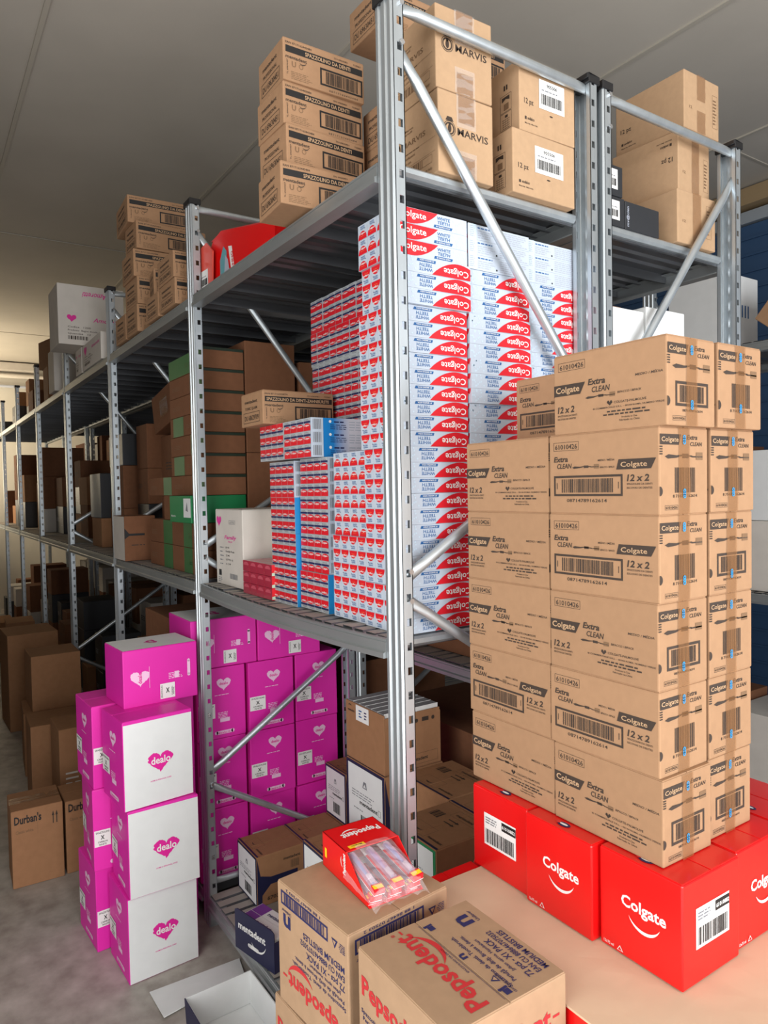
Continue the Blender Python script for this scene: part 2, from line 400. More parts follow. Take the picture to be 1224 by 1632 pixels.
def beam_mesh(sag=0.0):
    """front beam, lower lip proud, groove above, top lip; runs from x=-BAY to x=-UW"""
    prof = [(-.006, 0), (-.006, .011), (.000, .014), (.000, .033), (.002, .0345), (.000, .036), (.000, .040), (.003, .0415), (.030, .0415), (.030, .039), (.006, .038), (.006, .004), (.030, .003), (.030, 0)]
    b = MB(); N = 12; L = len(prof); k = b.mi(STEELB)
    for i in range(N+1):
        x = -BAY+.001+(BAY-UW-.002)*i/N; t = i/N; dz = -4*sag*t*(1-t)
        b.v += [(x, y, z+dz) for y, z in prof]
    for i in range(N):
        for j in range(L):
            j2 = (j+1) % L; b.f.append((i*L+j, i*L+j2, (i+1)*L+j2, (i+1)*L+j)); b.m.append(k)
    b.f.append(tuple(range(L))); b.m.append(k); b.f.append(tuple(reversed(range(N*L, N*L+L)))); b.m.append(k)
    return b.mesh('beam')
BEAM, BEAMS = beam_mesh(), beam_mesh(.012)
PW = (BAY-UW)/6
def deck_mesh():
    """one ribbed deck panel PW wide spanning the depth, underside ribs running front to back"""
    b = MB(); k = b.mi(STEELD)
    prof = [(0, -.028), (0, 0)]
    n = 4
    for i in range(n):
        a = PW*(i+.12)/n; c = PW*(i+.88)/n
        prof += [(a, 0), (a+.006, -.006) if False else (a+.003, 0), (c-.003, 0)]
        if i < n-1: prof += [(c, -.007), (PW*(i+1.12)/n-.003, -.007)]
    prof += [(PW, 0), (PW, -.028), (PW-.0015, -.028), (PW-.0015, -.0015)]
    low = []
    for i in reversed(range(n)):
        a = PW*(i+.12)/n; c = PW*(i+.88)/n
        low += [(c-.003, -.0015), (a+.003, -.0015)]
        if i > 0: low += [(PW*(i+.12)/n-.003, -.0085), (PW*(i-.12)/n, -.0085)]
    prof += low + [(.0015, -.0015), (.0015, -.028)]
    b.prism([(x-PW/2, z) for x, z in prof], 'y', .008, DEP-.008, STEELD)
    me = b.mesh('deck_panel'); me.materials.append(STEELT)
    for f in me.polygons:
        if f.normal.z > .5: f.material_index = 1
    return me
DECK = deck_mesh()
_b = MB(); _b.prism([(-.008, 0), (.006, -.001), (.011, -.006), (.011, -.016), (.004, -.022), (-.008, -.022)], 'y', US+.004, DEP-US-.004, STEEL); RIM = _b.mesh('deck_rim')
def rack(label, y0, nb, levels, flip=False):
    root = thing('shelving_rack', label, 'shelving rack', (0, y0, 0), 0)
    for i in range(nb+1):
        x = -BAY*i
        for me, y, nm in ((UPF, 0, 'upright'), (UPR, DEP, 'upright')):
            u = obj(nm, me, root, (x, y, 0))
            c = obj('post_cap', CAPM, u, (0, 0, 0) if y == 0 else (-UW, 0, 0), 0 if y == 0 else PI)
        if i < 4:
            xb = x-.0150
            obj('brace', BR_H, root, (xb, US-.01, 2.478)); obj('brace', BR_H, root, (xb, US-.01, .15))
            if flip:
                obj('brace', BR_UB, root, (xb, US-.01, 1.700)); obj('brace', BR_D2, root, (xb, US-.01, 1.655))
            else:
                obj('brace', BR_D, root, (xb, US-.01, 2.405)); obj('brace', BR_U, root, (xb, US-.01, 1.328))
                obj('brace', BR_D2, root, (xb, US-.01, 1.288))
            obj('brace', BR_L1, root, (xb, US-.01, .535)); obj('brace', BR_L2, root, (xb, US-.01, .495))
            for zb in (2.478, 2.40, 1.345, 1.285, .5):
                obj('bolt', BOLTM, root, (x, US-.006, zb))
    for i in range(nb):
        for (zb, sagged) in levels:
            s = sagged and i == 0
            obj('beam', BEAMS if s else BEAM, root, (-BAY*i, 0, zb))
            bb = obj('beam', BEAMS if s else BEAM, root, (-BAY*i-BAY-UW, DEP, zb), PI)
            for p in range(6):
                xc = -BAY*i-UW-PW*(p+.5); dz = 0
                if s: t = (p+.5)/6; dz = -.012*4*t*(1-t)
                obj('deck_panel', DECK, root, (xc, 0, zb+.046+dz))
            if i == 0: obj('deck_rim', RIM, root, (-UW+.004, 0, zb+.046-(.0060 if s else .0005)))
    return root
BR_L1 = brace_mesh(DEP-2*US+.02, .375); BR_L2 = brace_mesh(DEP-2*US+.02, -.345)
ZT, ZM, ZL = 2.188, 1.206, .112       # deck heights
LV = [(ZT-.046, False), (ZM-.046, True), (ZL-.046, False)]
rack_a = rack('galvanised steel shelving row running down the aisle, toothpaste stacked in its end bay', 0.0, 7, LV)
rack_b = rack('galvanised steel shelving row standing back to back behind the aisle row', DEP+.018, 6, [(ZT-.046, False), (1.70, False), (.90, False), (ZL-.046, False)], True)
rack_c = rack('galvanised steel shelving row along the blue shutter', 2.15, 3, [(2.06, False), (1.0, False), (ZL-.046, False)])
rack_c.location.x = 0.25
def sag(x, hw=.02):
    """height of the sagging deck under something hw either side of x: the highest panel it touches"""
    best = -1
    for p in range(6):
        xc = -UW-PW*(p+.5); t = (p+.5)/6
        if x-hw < xc+PW/2 and x+hw > xc-PW/2: best = max(best, -.012*4*t*(1-t))
    return best if best > -1 else 0.0

# ------------------------------------------------------------------ print designs
def brush(p, u0, u1, v, h, m):
    w = u1-u0
    p.poly([(u0, v), (u0+w*.08, v-h*.35), (u0+w*.3, v-h*.2), (u0+w*.45, v+h*.1), (u0+w*.72, v-h*.05), (u0+w*.72, v+h*.2), (u0+w*.48, v+h*.35), (u0+w*.3, v+h*.2), (u0+w*.1, v+h*.35)], m)
    p.rect(u0+w*.45, v-h*.25, u0+w*.62, v+h*.5, m)
    p.rect(u0+w*.82, v-h*.5, u0+w, v+h*.75, INKL); p.rect(u0+w*.7, v-h*.12, u0+w, v+h*.12, m)
def cg_tag(p, u0, v0, u1, v1):
    d = (v1-v0)*.55
    p.poly([(u0, v0), (u1-d, v0), (u1, v1), (u0, v1)], INK)
    p.text('Colgate', u0+(u1-u0)*.07, v0+(v1-v0)*.27, (v1-v0)*.54, KRAFTL, w=(u1-u0)*.76, bold=.02, lay=1)
def extra(p, u, v, h):
    p.text('Extra', u, v+h*1.25, h, INK, bold=.035, shear=.18, w=h*3.5); p.text('CLEAN', u+h*.8, v-h*.02, h*.92, INK, bold=.018, shear=.18, w=h*3.6)
CW, CD, CH = .225, .128, .1365
def colgate_long1():
    p = PR(CW, CH); W, H = CW, CH
    p.frame(W*.05, H*.80, W*.31, H*.91, .0006, INK); p.text('61010426', W*.065, H*.82, H*.062, INK, w=W*.23)
    cg_tag(p, 0.001, H*.49, W*.31, H*.63); extra(p, W*.335, H*.485, H*.075)
    p.text('MEDIO / MÉDIA', W*.75, H*.60, H*.028, INK, w=W*.22, shear=.15)
    brush(p, W*.31, W*.58, H*.425, H*.042, INK); p.text('BIPACCO / BIPACK', W*.60, H*.43, H*.026, INK, w=W*.2, shear=.15)
    p.text('12 x 2', W*.04, H*.275, H*.08, INK, w=W*.165, bold=.035, shear=.15)
    p.text('SPAZZOLINI DA DENTI', W*.04, H*.225, H*.022, INK, w=W*.19, bold=.015); p.text('ESCOVAS DE DENTES', W*.04, H*.185, H*.022, INK, w=W*.18, bold=.015)
    p.disc(W*.52, H*.34, H*.016, INK); p.disc(W*.545, H*.34, H*.016, INK); p.poly([(W*.505, H*.335), (W*.56, H*.335), (W*.533, H*.295)], INK)
    p.text('COLGATE-PALMOLIVE', W*.57, H*.315, H*.028, INK, w=W*.27, bold=.01)
    p.text('© COMMERCIALE S.R.L.', W*.38, H*.265, H*.02, INK, w=W*.26); p.text('- 00144 ROMA, NUMERO VERDE', W*.65, H*.265, H*.02, INK, w=W*.33)
    p.lines(W*.46, H*.25, W*.42, 2, H*.036, INK, 4, .5, 'c')
    p.text('Prodotto in Cina', W*.70, H*.135, H*.022, INK, w=W*.13, anchor='c'); p.text('Fabricado na China', W*.70, H*.10, H*.022, INK, w=W*.17, anchor='c')
    return p.mesh('print_long_side')
def colgate_long2():
    p = PR(CW, CH); W, H = CW, CH
    p.frame(W*.05, H*.80, W*.30, H*.91, .0006, INK); p.text('61010426', W*.065, H*.82, H*.062, INK, w=W*.22)
    extra(p, W*.05, H*.575, H*.068); brush(p, W*.235, W*.49, H*.58, H*.042, INK)
    p.text('MEDIO / MÉDIA', W*.48, H*.645, H*.024, INK, w=W*.15, shear=.15); p.text('BIPACCO / BIPACK', W*.50, H*.56, H*.022, INK, w=W*.13, shear=.15)
    d = .006; p.poly([(W*.645, H*.535), (W*.935, H*.535), (W*.975, H*.655), (W*.665, H*.655)], INK); p.text('Colgate', W*.685, H*.565, H*.06, KRAFTL, w=W*.22, bold=.012, lay=1)
    p.frame(W*.05, H*.22, W*.70, H*.48, H*.027, INK); p.barcode(W*.13, H*.265, W*.62, H*.435, INK, 36, 5); p.rect(W*.08, H*.31, W*.086, H*.39, INK); p.rect(W*.66, H*.31, W*.666, H*.39, INK)
    p.text('08714789162614', W*.18, H*.145, H*.042, INK, w=W*.38)
    p.text('12 x 2', W*.735, H*.395, H*.078, INK, w=W*.185, bold=.035, shear=.15)
    p.text('SPAZZOLINI DA DENTI', W*.735, H*.35, H*.022, INK, w=W*.21, bold=.012); p.text('ESCOVAS DE DENTES', W*.735, H*.305, H*.022, INK, w=W*.21, bold=.012)
    return p.mesh('print_long_side')
def colgate_end(framed):
    p = PR(CD, CH); W, H = CD, CH
    d = .006; p.poly([(0.001, H*.80), (W*.38, H*.80), (W*.43, H*.92), (0.001, H*.92)], INK); p.text('Colgate', W*.03, H*.835, H*.055, KRAFTL, w=W*.34, bold=.012, lay=1)
    p.text('Extra', W*.55, H*.865, H*.055, INK, w=W*.22, bold=.022, shear=.18); p.text('CLEAN', W*.62, H*.79, H*.048, INK, w=W*.25, shear=.18)
    brush(p, W*.10, W*.88, H*.665, H*.07, INK)
    for i in range(4): p.rect(-W*.0, H*(.685+i*.028), W*.055, H*(.70+i*.028), INK)
    if framed:
        p.frame(W*.16, H*.22, W*.84, H*.50, H*.032, INK); p.barcode(W*.25, H*.265, W*.75, H*.455, INK, 26, 9); p.text('08714789162614', W*.30, H*.16, H*.028, INK, w=W*.42)
    else:
        p.barcode(W*.30, H*.25, W*.72, H*.54, INK, 24, 11); p.text('8 714789 162614', W*.26, H*.195, H*.035, INK, w=W*.5)
    p.frame(W*.10, H*.055, W*.36, H*.11, .0005, INK); p.text('61010426', W*.115, H*.068, H*.03, INK, w=W*.23)
    p.disc(W*.0, H*.27, W*.055, INK, n=16, a0=-PI/2, a1=PI/2, ry=H*.055)
    return p.mesh('print_end')
def blue_marks():
    p = PR(CD, CH); W, H = CD, CH
    for v in (.86, .24):
        for k in range(3): p.ring(W*.475, H*(v+.03*k-.03), W*.028, W*.014, CYAN, n=10)
    return p.mesh('tape_logo')
CG1, CG2, CGE1, CGE2 = colgate_long1(), colgate_long2(), colgate_end(True), colgate_end(False)

def smile(p, u, v, r, m, t=None, a0=PI*1.12, a1=PI*1.9, lay=1): p.ring(u, v, r, t or r*.2, m, lay=lay, n=14, a0=a0, a1=a1, taper=True)
def red_logo(W, H):
    p = PR(W, H)
    p.text('Colgate', W*.28, H*.52, H*.115, WHITEP, w=W*.54, bold=.024); smile(p, W*.56, H*.52, W*.20, WHITEP, t=W*.035)
    q = p; p = PR(W, H)
    p.text('12x75 ml', W*.05, H*.035, H*.03, WHITEP, w=W*.13)
    p.poly([(W*.22, H*.03), (W*.30, H*.03), (W*.26, H*.085)], WHITEP); p.poly([(W*.235, H*.037), (W*.285, H*.037), (W*.26, H*.072)], RED, 1)
    return ((q.mesh('print_logo'), 'print_logo'), (p.mesh('small_print'), 'small_print'))
def red_label(W, H):
    p = PR(W, H)
    p.rect(W*.22, H*.33, W*.80, H*.72, WHITEP); p.lines(W*.25, H*.69, W*.22, 3, H*.03, GREYINK, 2, lay=1); p.barcode(W*.25, H*.36, W*.77, H*.53, BLACK, 26, 3, 1)
    p.rect(W*.55, H*.60, W*.80, H*.70, BLACK, 1); p.text('61010882', W*.56, H*.63, H*.04, WHITEP, w=W*.23, bold=.02, lay=2)
    return p.mesh('paper_label')
def red_top(W, H):
    out = []
    for v in (.12, .88):
        p = PR(W, H); out.append((p, 'seal_print'))
        p.disc(W*.5, H*v, W*.09, NAVY, n=14, ry=H*.05); p.disc(W*.5, H*v, W*.06, WHITEP, 1, n=14, ry=H*.02); p.disc(W*.42, H*v, W*.03, REDINK, 2, n=10)
    return tuple((p.mesh('seal_print'), n) for p, n in out)
def pepsodent_side(W, H):
    p = PR(W, H)
    p.text('Pepsodent', W*.05, H*.70, H*.135, REDP, w=W*.80, bold=.03); smile(p, W*.66, H*.795, W*.215, REDP, t=W*.042, a0=PI*1.2, a1=PI*1.86, lay=0); p.rect(W*.87, H*.745, W*.93, H*.762, REDP)
    p.text('Spazzolino da denti. Toothbrush.', W*.04, H*.565, H*.03, NAVY, w=W*.74, bold=.012); p.text('Periuţă de dinţi. Brosse à dents.', W*.06, H*.515, H*.03, NAVY, w=W*.68, bold=.012); p.text('Jylkan uprna. Hambahari', W*.10, H*.468, H*.026, NAVY, w=W*.42)
    p.text('72 pcs - X1 PACK', W*.05, H*.40, H*.05, NAVY, w=W*.52, bold=.014); p.text('EAN CU 8886467075032', W*.05, H*.33, H*.045, NAVY, w=W*.60, bold=.01); p.text('MEDIUM BRISTLES', W*.05, H*.26, H*.05, NAVY, w=W*.56, bold=.014)
    p.text('n', W*.80, H*.24, H*.15, NAVY, w=W*.11, bold=.07); p.text('Unilever', W*.79, H*.20, H*.028, NAVY, w=W*.14)
    p.frame(W*.26, H*.05, W*.94, H*.165, H*.016, NAVY); p.barcode(W*.31, H*.068, W*.90, H*.148, NAVY, 30, 4)
    p.text('1 88 86467 07503 2', W*.36, H*.017, H*.022, NAVY, w=W*.5)
    p.poly([(W*.13, H*.10), (W*.21, H*.10), (W*.17, H*.17)], NAVY); p.poly([(W*.15, H*.11), (W*.19, H*.11), (W*.17, H*.145)], KRAFTP, 1)
    p.lines(W*.04, H*.17, W*.08, 5, H*.014, NAVY, 3)
    return p.mesh('print_side')
def pepsodent_top(W, H):
    p = PR(W, H)
    p.text('Pepsodent', W*.07, H*.62, H*.15, REDP, w=W*.86, bold=.03); smile(p, W*.70, H*.735, W*.215, REDP, t=W*.042, a0=PI*1.18, a1=PI*1.86, lay=0); p.rect(W*.945, H*.66, W*.99, H*.676, REDP)
    p.text('®', W*.955, H*.72, H*.03, REDP)
    p.rect(W*.04, H*.512, W*.96, H*.515, NAVY); p.text('n', W*.48, H*.44, H*.07, NAVY, w=W*.06, bold=.07); p.text('SPAZZOLINO DA DENTI', W*.36, H*.53, H*.016, NAVY, w=W*.3)
    p.text('Spazzolino da denti. Toothbrush.', W*.10, H*.385, H*.032, NAVY, w=W*.62, bold=.014); p.text('Periuţă de dinţi. Brosse à dents.', W*.13, H*.325, H*.032, NAVY, w=W*.56, bold=.014); p.text('Jylkan uprna. Hambahari', W*.2, H*.265, H*.026, NAVY, w=W*.4)
    p.text('72 pcs - X1 PACK', W*.10, H*.19, H*.05, NAVY, w=W*.46, bold=.016); p.text('EAN CU 8886467075032', W*.10, H*.12, H*.045, NAVY, w=W*.52, bold=.012); p.text('MEDIUM BRISTLES', W*.10, H*.05, H*.048, NAVY, w=W*.48, bold=.016)
    p.text('n', W*.76, H*.14, H*.16, NAVY, w=W*.12, bold=.07); p.text('Unilever', W*.76, H*.085, H*.03, NAVY, w=W*.14)
    for u in (.06, .86):
        p.rect(W*u, H*.425, W*(u+.05), H*.475, NAVY); p.disc(W*(u+.06), H*.485, W*.013, NAVY); p.poly([(W*(u+.055), H*.42), (W*(u+.075), H*.42), (W*(u+.07), H*.478), (W*(u+.05), H*.473)], NAVY)
    p.poly([(W*.18, H*.42), (W*.25, H*.42), (W*.215, H*.475)], NAVY); p.poly([(W*.195, H*.43), (W*.235, H*.43), (W*.215, H*.46)], KRAFTP, 1)
    p.text('LEAVE NO WASTE', W*.05, H*.395, H*.018, NAVY, w=W*.2)
    return p.mesh('print_top')
def heart(p, u, v, r, m, lay=0, seed=1, rough=.06):
    rn = random.Random(seed); pts = []
    for i in range(60):
        t = 2*PI*i/60; x = 16*math.sin(t)**3; y = 13*math.cos(t)-5*math.cos(2*t)-2*math.cos(3*t)-math.cos(4*t)
        k = (1+rn.uniform(-rough, rough))*r/16; pts.append((u+x*k, v+y*k*.9))
    c = (u, v); 
    for i in range(60): p.poly([c, pts[i], pts[(i+1) % 60]], m, lay)
def dealo_white(W, H):
    p = PR(W, H); p.rect(.002, .002, W-.002, H-.002, WHITEC)
    heart(p, W*.52, H*.50, W*.175, PINKI, 1, 2, .08); p.disc(W*.52, H*.60, W*.03, WHITEC, 2, 12)
    p.text('dealo', W*.385, H*.47, H*.085, WHITEP, w=W*.28, bold=.02, lay=2); p.text('HOME & PERSONAL CARE', W*.52, H*.27, H*.016, PINKI, w=W*.3, anchor='c', lay=1)
    return p.mesh('white_logo_panel')
def dealo_pink(W, H, side_label=True):
    p = PR(W, H)
    heart(p, W*.55, H*.77, W*.15, PINKL, 0, 5); p.text('dealo', W*.46, H*.755, H*.04, PINKI, w=W*.18, bold=.02, lay=1); p.lines(W*.36, H*.63, W*.38, 1, H*.02, PINKL, 3)
    p.lines(W*.42, H*.38, W*.26, 4, H*.022, PINKL, 4); p.rect(W*.46, H*.23, W*.66, H*.285, PINKL)
    p.rect(W*.38, H*.06, W*.72, H*.11, PINKL); p.disc(W*.38, H*.085, H*.025, PINKL); p.disc(W*.72, H*.085, H*.025, PINKL); p.text('dealo.it', W*.42, H*.068, H*.03, PINKI, w=W*.24, lay=1)
    q = p; p = PR(W, H)
    if side_label:
        p.rect(W*.02, H*.30, W*.36, H*.50, WHITEP, 1); p.text('SPAZZOLINI', W*.19, H*.46, H*.022, BLACK, w=W*.28, anchor='c', lay=2); p.text('X', W*.19, H*.385, H*.05, BLACK, w=W*.08, anchor='c', bold=.03, lay=2)
        p.text('CARBON', W*.19, H*.345, H*.022, BLACK, w=W*.2, anchor='c', lay=2); p.text('WHITE', W*.19, H*.312, H*.022, BLACK, w=W*.16, anchor='c', lay=2)
    return ((q.mesh('print_panel'), 'print_panel'), (p.mesh('paper_label'), 'paper_label'))
def dealo_lying(W, H):
    p = PR(W, H)
    heart(p, W*.22, H*.50, H*.17, PINKL, 0, 7); p.text('dealo', W*.24, H*.40, H*.07, PINKI, w=H*.2, rot=PI/2, bold=.02, lay=1)
    p.rect(W*.34, H*.2+H*.1, W*.345, H*.68, PINKL); p.lines(W*.60, H*.52, W*.2, 4, H*.03, PINKL, 8); p.rect(W*.68, H*.40, W*.74, H*.52, PINKL, 1)
    p.rect(W*.86, H*.42, W*.90, H*.68, PINKL); p.disc(W*.88, H*.42, W*.02, PINKL); p.disc(W*.88, H*.68, W*.02, PINKL)
    q = p; p = PR(W, H)
    p.rect(W*.48, H*.06, W*.68, H*.33, WHITEP, 1); p.text('X', W*.58, H*.16, H*.09, BLACK, w=W*.05, anchor='c', bold=.03, lay=2, rot=0); p.text('SPAZZOLINI', W*.51, H*.08, H*.026, BLACK, w=H*.22, rot=PI/2, lay=2); p.text('CARBON', W*.65, H*.10, H*.026, BLACK, w=H*.16, rot=PI/2, lay=2); p.text('WHITE', W*.67, H*.11, H*.026, BLACK, w=H*.13, rot=PI/2, lay=2)
    return ((q.mesh('print_panel'), 'print_panel'), (p.mesh('paper_label'), 'paper_label'))
def dealo_top(W, H):
    p = PR(W, H); p.rect(.002, .002, W-.002, H-.002, WHITEC); heart(p, W*.5, H*.5, W*.14, PINKI, 1, 9); p.text('dealo', W*.41, H*.48, H*.06, WHITEP, w=W*.18, bold=.02, lay=2)
    return p.mesh('white_logo_panel')
def ment_end(W, H, prof='PROFESSIONAL', num='DU 69630451'):
    p = PR(W, H)
    p.text('mentadent', W*.18, H*.70, H*.10, INK, w=W*.58, bold=.02); p.text(prof, W*.2, H*.50, H*.085, INK, w=W*.55, bold=.0)
    p.frame(W*.12, H*.10, W*.86, H*.42, .0012, INK); p.text(num, W*.17, H*.18, H*.15, INK, w=W*.64, bold=.01)
    return p.mesh('print_end')
def ment_long(W, H, title='SPAZZOLINO DA DENTI', tu=.26, ean='EAN 8717163443484'):
    p = PR(W, H)
    p.text(ean, W*.03, H*.88, H*.05, INK, w=W*.31); p.text('DU 69630451', W*.62, H*.88, H*.04, INK, w=W*.17); p.text('7125067', W*.86, H*.88, H*.04, INK, w=W*.1)
    p.rect(W*.03, H*.67, W*.975, H*.83, BLACK); p.text(title, W*tu, H*.70, H*.095, KRAFTL, w=W*(.93-tu) if tu < .2 else W*.56, bold=.02, lay=1)
    p.text('mentadent', W*.03, H*.53, H*.08, INK, w=W*.25, bold=.02); smile(p, W*.23, H*.55, W*.045, INK, t=W*.01, a0=PI*1.15, a1=PI*1.95, lay=0)
    p.text('U', W*.10, H*.35, H*.13, INKL, w=W*.05, bold=.03); p.ring(W*.21, H*.40, H*.06, H*.015, INKL, n=12); p.lines(W*.09, H*.26, W*.26, 5, H*.04, INKL, 3, .35)
    p.text('TL 69630457', W*.055, H*.14, H*.035, INK, w=H*.36, rot=PI/2)
    p.frame(W*.44, H*.14, W*.975, H*.56, H*.045, BLACK); p.barcode(W*.51, H*.20, W*.92, H*.50, BLACK, 34, 6); p.text('0 8 7 1 7 1 6 3 4 4 3 4 8 4', W*.55, H*.03, H*.05, INK, w=W*.36)
    return p.mesh('print_long_side')
def barcode_label(p, u0, v0, u1, v1, head=None, seed=2, lay=0):
    w, h = u1-u0, v1-v0
    p.rect(u0, v0, u1, v1, WHITEP, lay); p.barcode(u0+w*.08, v0+h*.16, u1-w*.08, v0+h*.52, BLACK, 24, seed, lay+1); p.lines(u0+w*.1, v0+h*.72, w*.8, 1, h*.09, GREYINK, seed, lay=lay+1)
    if head: p.text(head, u0+w*.3, v0+h*.78, h*.12, BLACK, w=w*.4, lay=lay+1)
def marvis_end(W, H):
    p = PR(W, H)
    p.ring(W*.20, H*.55, W*.085, W*.02, INK, n=24); p.ring(W*.20, H*.55, W*.105, W*.008, INK, n=24); p.disc(W*.20, H*.55, W*.03, INK, ry=H*.05, n=14); p.disc(W*.20, H*.60, W*.02, INK, n=10); p.poly([(W*.13, H*.64), (W*.27, H*.64), (W*.24, H*.69), (W*.16, H*.69)], INK)
    p.text('MARVIS', W*.34, H*.50, H*.09, INK, w=W*.56, bold=.012)
    return p.mesh('print_logo')
def marvis_side(W, H):
    p = PR(W, H)
    p.text('MARVIS', W*.40, H*.53, H*.065, INKL, w=W*.40, bold=.015); p.ring(W*.30, H*.56, W*.07, W*.02, INK, n=20); p.disc(W*.30, H*.56, W*.03, INK, n=12)
    p.lines(W*.2, H*.46, W*.5, 1, H*.03, INKL, 2); p.text('12 Confezioni', W*.36, H*.37, H*.035, INKL, w=W*.26); p.text('Set pz.', W*.42, H*.31, H*.03, INKL, w=W*.14)
    p.rect(W*.05, H*.44, W*.95, H*.443, INKL); p.rect(W*.05, H*.27, W*.95, H*.273, INKL); p.frame(W*.30, H*.15, W*.9, H*.25, .0007, INKL); p.barcode(W*.36, H*.155, W*.75, H*.245, INKL, 14, 3)
    p.text('Dentifricio Marvis', W*.2, H*.72, H*.028, INKL, w=W*.4); p.text('Ludovico Martelli', W*.2, H*.68, H*.028, INKL, w=W*.38); p.text('Made in Italy', W*.70, H*.07, H*.03, INKL, w=W*.2)
    return p.mesh('print_side')
def sodalco_long(W, H, label=True, flip=False):
    p = PR(W, H)
    p.text('12 pz', W*.08, H*.40, H*.08, INK, w=W*.16); p.rect(W*.09, H*.17, W*.12, H*.215, INK); p.text('sodalco', W*.135, H*.175, H*.045, INK, w=W*.12, bold=.02); p.text('Milano Italy - Made in Italy', W*.09, H*.11, H*.022, INK, w=W*.22)
    if label: barcode_label(p, W*.34, H*.40, W*.80, H*.82, '905506', 4, 1); p.disc(W*.56, H*.33, W*.03, INK, n=10, ry=H*.012)
    return p.mesh('print_long_side')
def sodalco_side(W, H):
    p = PR(W, H)
    for v in (.40, .12):
        p.frame(W*.62, H*v, W*.86, H*(v+.27), .0008, INK); 
    p.poly([(W*.66, H*.57), (W*.82, H*.64), (W*.82, H*.57), (W*.66, H*.64)], INK); p.rect(W*.70, H*.43, W*.80, H*.53, INKL)
    for i in range(5): p.rect(W*.66, H*(.14+i*.035), W*.82, H*(.146+i*.035), INK)
    for i in range(3): p.rect(W*(.68+i*.05), H*.14, W*(.684+i*.05), H*.29, INK)
    p.rect(W*.72, H*.31, W*.78, H*.35, INK); p.rect(W*.70, H*.74, W*.73, H*.82, INK); p.rect(W*.75, H*.74, W*.78, H*.82, INK)
    return p.mesh('print_side')
def tan_end(W, H):
    p = PR(W, H); p.frame(W*.80, H*.2, W*.95, H*.8, .0007, INKL); p.lines(W*.82, H*.75, W*.1, 8, H*.06, INKL, 5); p.text('12', W*.14, H*.38, H*.05, INKL, w=W*.08)
    return p.mesh('print_end')
def black_side(W, H):
    p = PR(W, H); barcode_label(p, W*.08, H*.22, W*.78, H*.88, None, 6); return p.mesh('paper_label')
def black_front(W, H):
    p = PR(W, H); p.text('mv@cien', W*.10, H*.12, H*.12, GREYP, w=H*.7, rot=PI/2, bold=.02); return p.mesh('print_side')
def ment_white(W, H, edge=None):
    p = PR(W, H); p.rect(.001, .001, W-.001, H-.001, edge or NAVYC); p.rect(W*.055, H*.045, W*.945, H*.955, WHITEC, 1)
    p.poly([(W*.44, H*.70), (W*.56, H*.70), (W*.53, H*.79), (W*.47, H*.79)], GREYINK, 2); p.poly([(W*.465, H*.715), (W*.535, H*.715), (W*.5, H*.765)], WHITEC, 3)
    p.lines(W*.15, H*.64, W*.62, 3, H*.035, GREYINK, 6, .3, lay=2); p.text('mentadent', W*.36, H*.46, H*.055, BLACK, w=W*.46, bold=.025, lay=2); p.frame(W*.84, H*.45, W*.90, H*.53, .001, BLACK, 2)
    p.lines(W*.2, H*.40, W*.3, 1, H*.03, GREYINK, 7, .4, lay=2); p.barcode(W*.38, H*.12, W*.72, H*.32, BLACK, 18, 8, 2); 
    return p.mesh('end_panel')
def ment_top(W, H, arrows=False):
    p = PR(W, H)
    p.rect(.001, .001, W-.001, H*.045, NAVYC); 
    p.frame(W*.22, H*.08, W*.62, H*.34, .0006, INK); smile(p, W*.42, H*.24, W*.09, INK, t=W*.022, a0=PI*1.2, a1=PI*1.8, lay=1)
    p.text('mentadent', W*.66, H*.12, H*.05, INK, w=W*.28, bold=.02, rot=.0)
    if arrows:
        for k in (.25, .34): p.rect(W*.45, H*(k+.3), W*.60, H*(k+.32), INK); p.poly([(W*.60, H*(k+.28)), (W*.66, H*(k+.31)), (W*.60, H*(k+.34))], INK)
        p.barcode(W*.12, H*.55, W*.32, H*.72, INK, 8, 3); p.frame(W*.36, H*.74, W*.86, H*.92, .0007, INK); p.text('mentadent', W*.42, H*.79, H*.06, INK, w=W*.34, bold=.015)
    return p.mesh('print_top')
def ment_side(W, H):
    p = PR(W, H)
    p.poly([(.001, .001), (W*.10, H*.001), (W*.10, H*.22), (W*.28, H*.40), (W*.85, H*.40), (W*.85, H*.55), (W*.28, H*.55), (W*.07, H*.62), (.001, H*.99)], NAVYC)
    p.text('mentadent', W*.55, H*.80, H*.06, INK, w=W*.36, bold=.02); p.barcode(W*.70, H*.60, W*.88, H*.76, INKL, 10, 3, 1); p.text('67030288', W*.20, H*.10, H*.07, INK, w=W*.5, bold=.02, lay=1)
    return p.mesh('print_side')
def family_end(W, H):
    p = PR(W, H); heart(p, W*.14, H*.86, W*.09, PINKI, 0, 3); p.text('Family', W*.34, H*.62, H*.05, PINKI, w=W*.44, bold=.02, shear=.2); p.text('PACK', W*.48, H*.575, H*.022, PINKI, w=W*.16)
    p.frame(W*.52, H*.82, W*.75, H*.87, .001, GREYINK); p.text('LOTTO', W*.55, H*.83, H*.025, GREYINK, w=W*.17)
    for i, t in enumerate(('pz', 'Family Pack', '24', 'LOTTO 10', 'x 24')): p.text(t, W*.38, H*(.50-i*.055), H*.024, BLACK, w=W*(.1+.06*len(t)/3)); p.lines(W*.16, H*(.525-i*.055), W*.14, 1, H*.03, GREYINK, i)
    p.rect(W*.10, H*.12, W*.20, H*.20, BLACK); p.barcode(W*.52, H*.10, W*.80, H*.17, GREYINK, 14, 3); p.lines(W*.08, H*.11, W*.14, 3, H*.025, GREYINK, 5)
    return p.mesh('print_end')
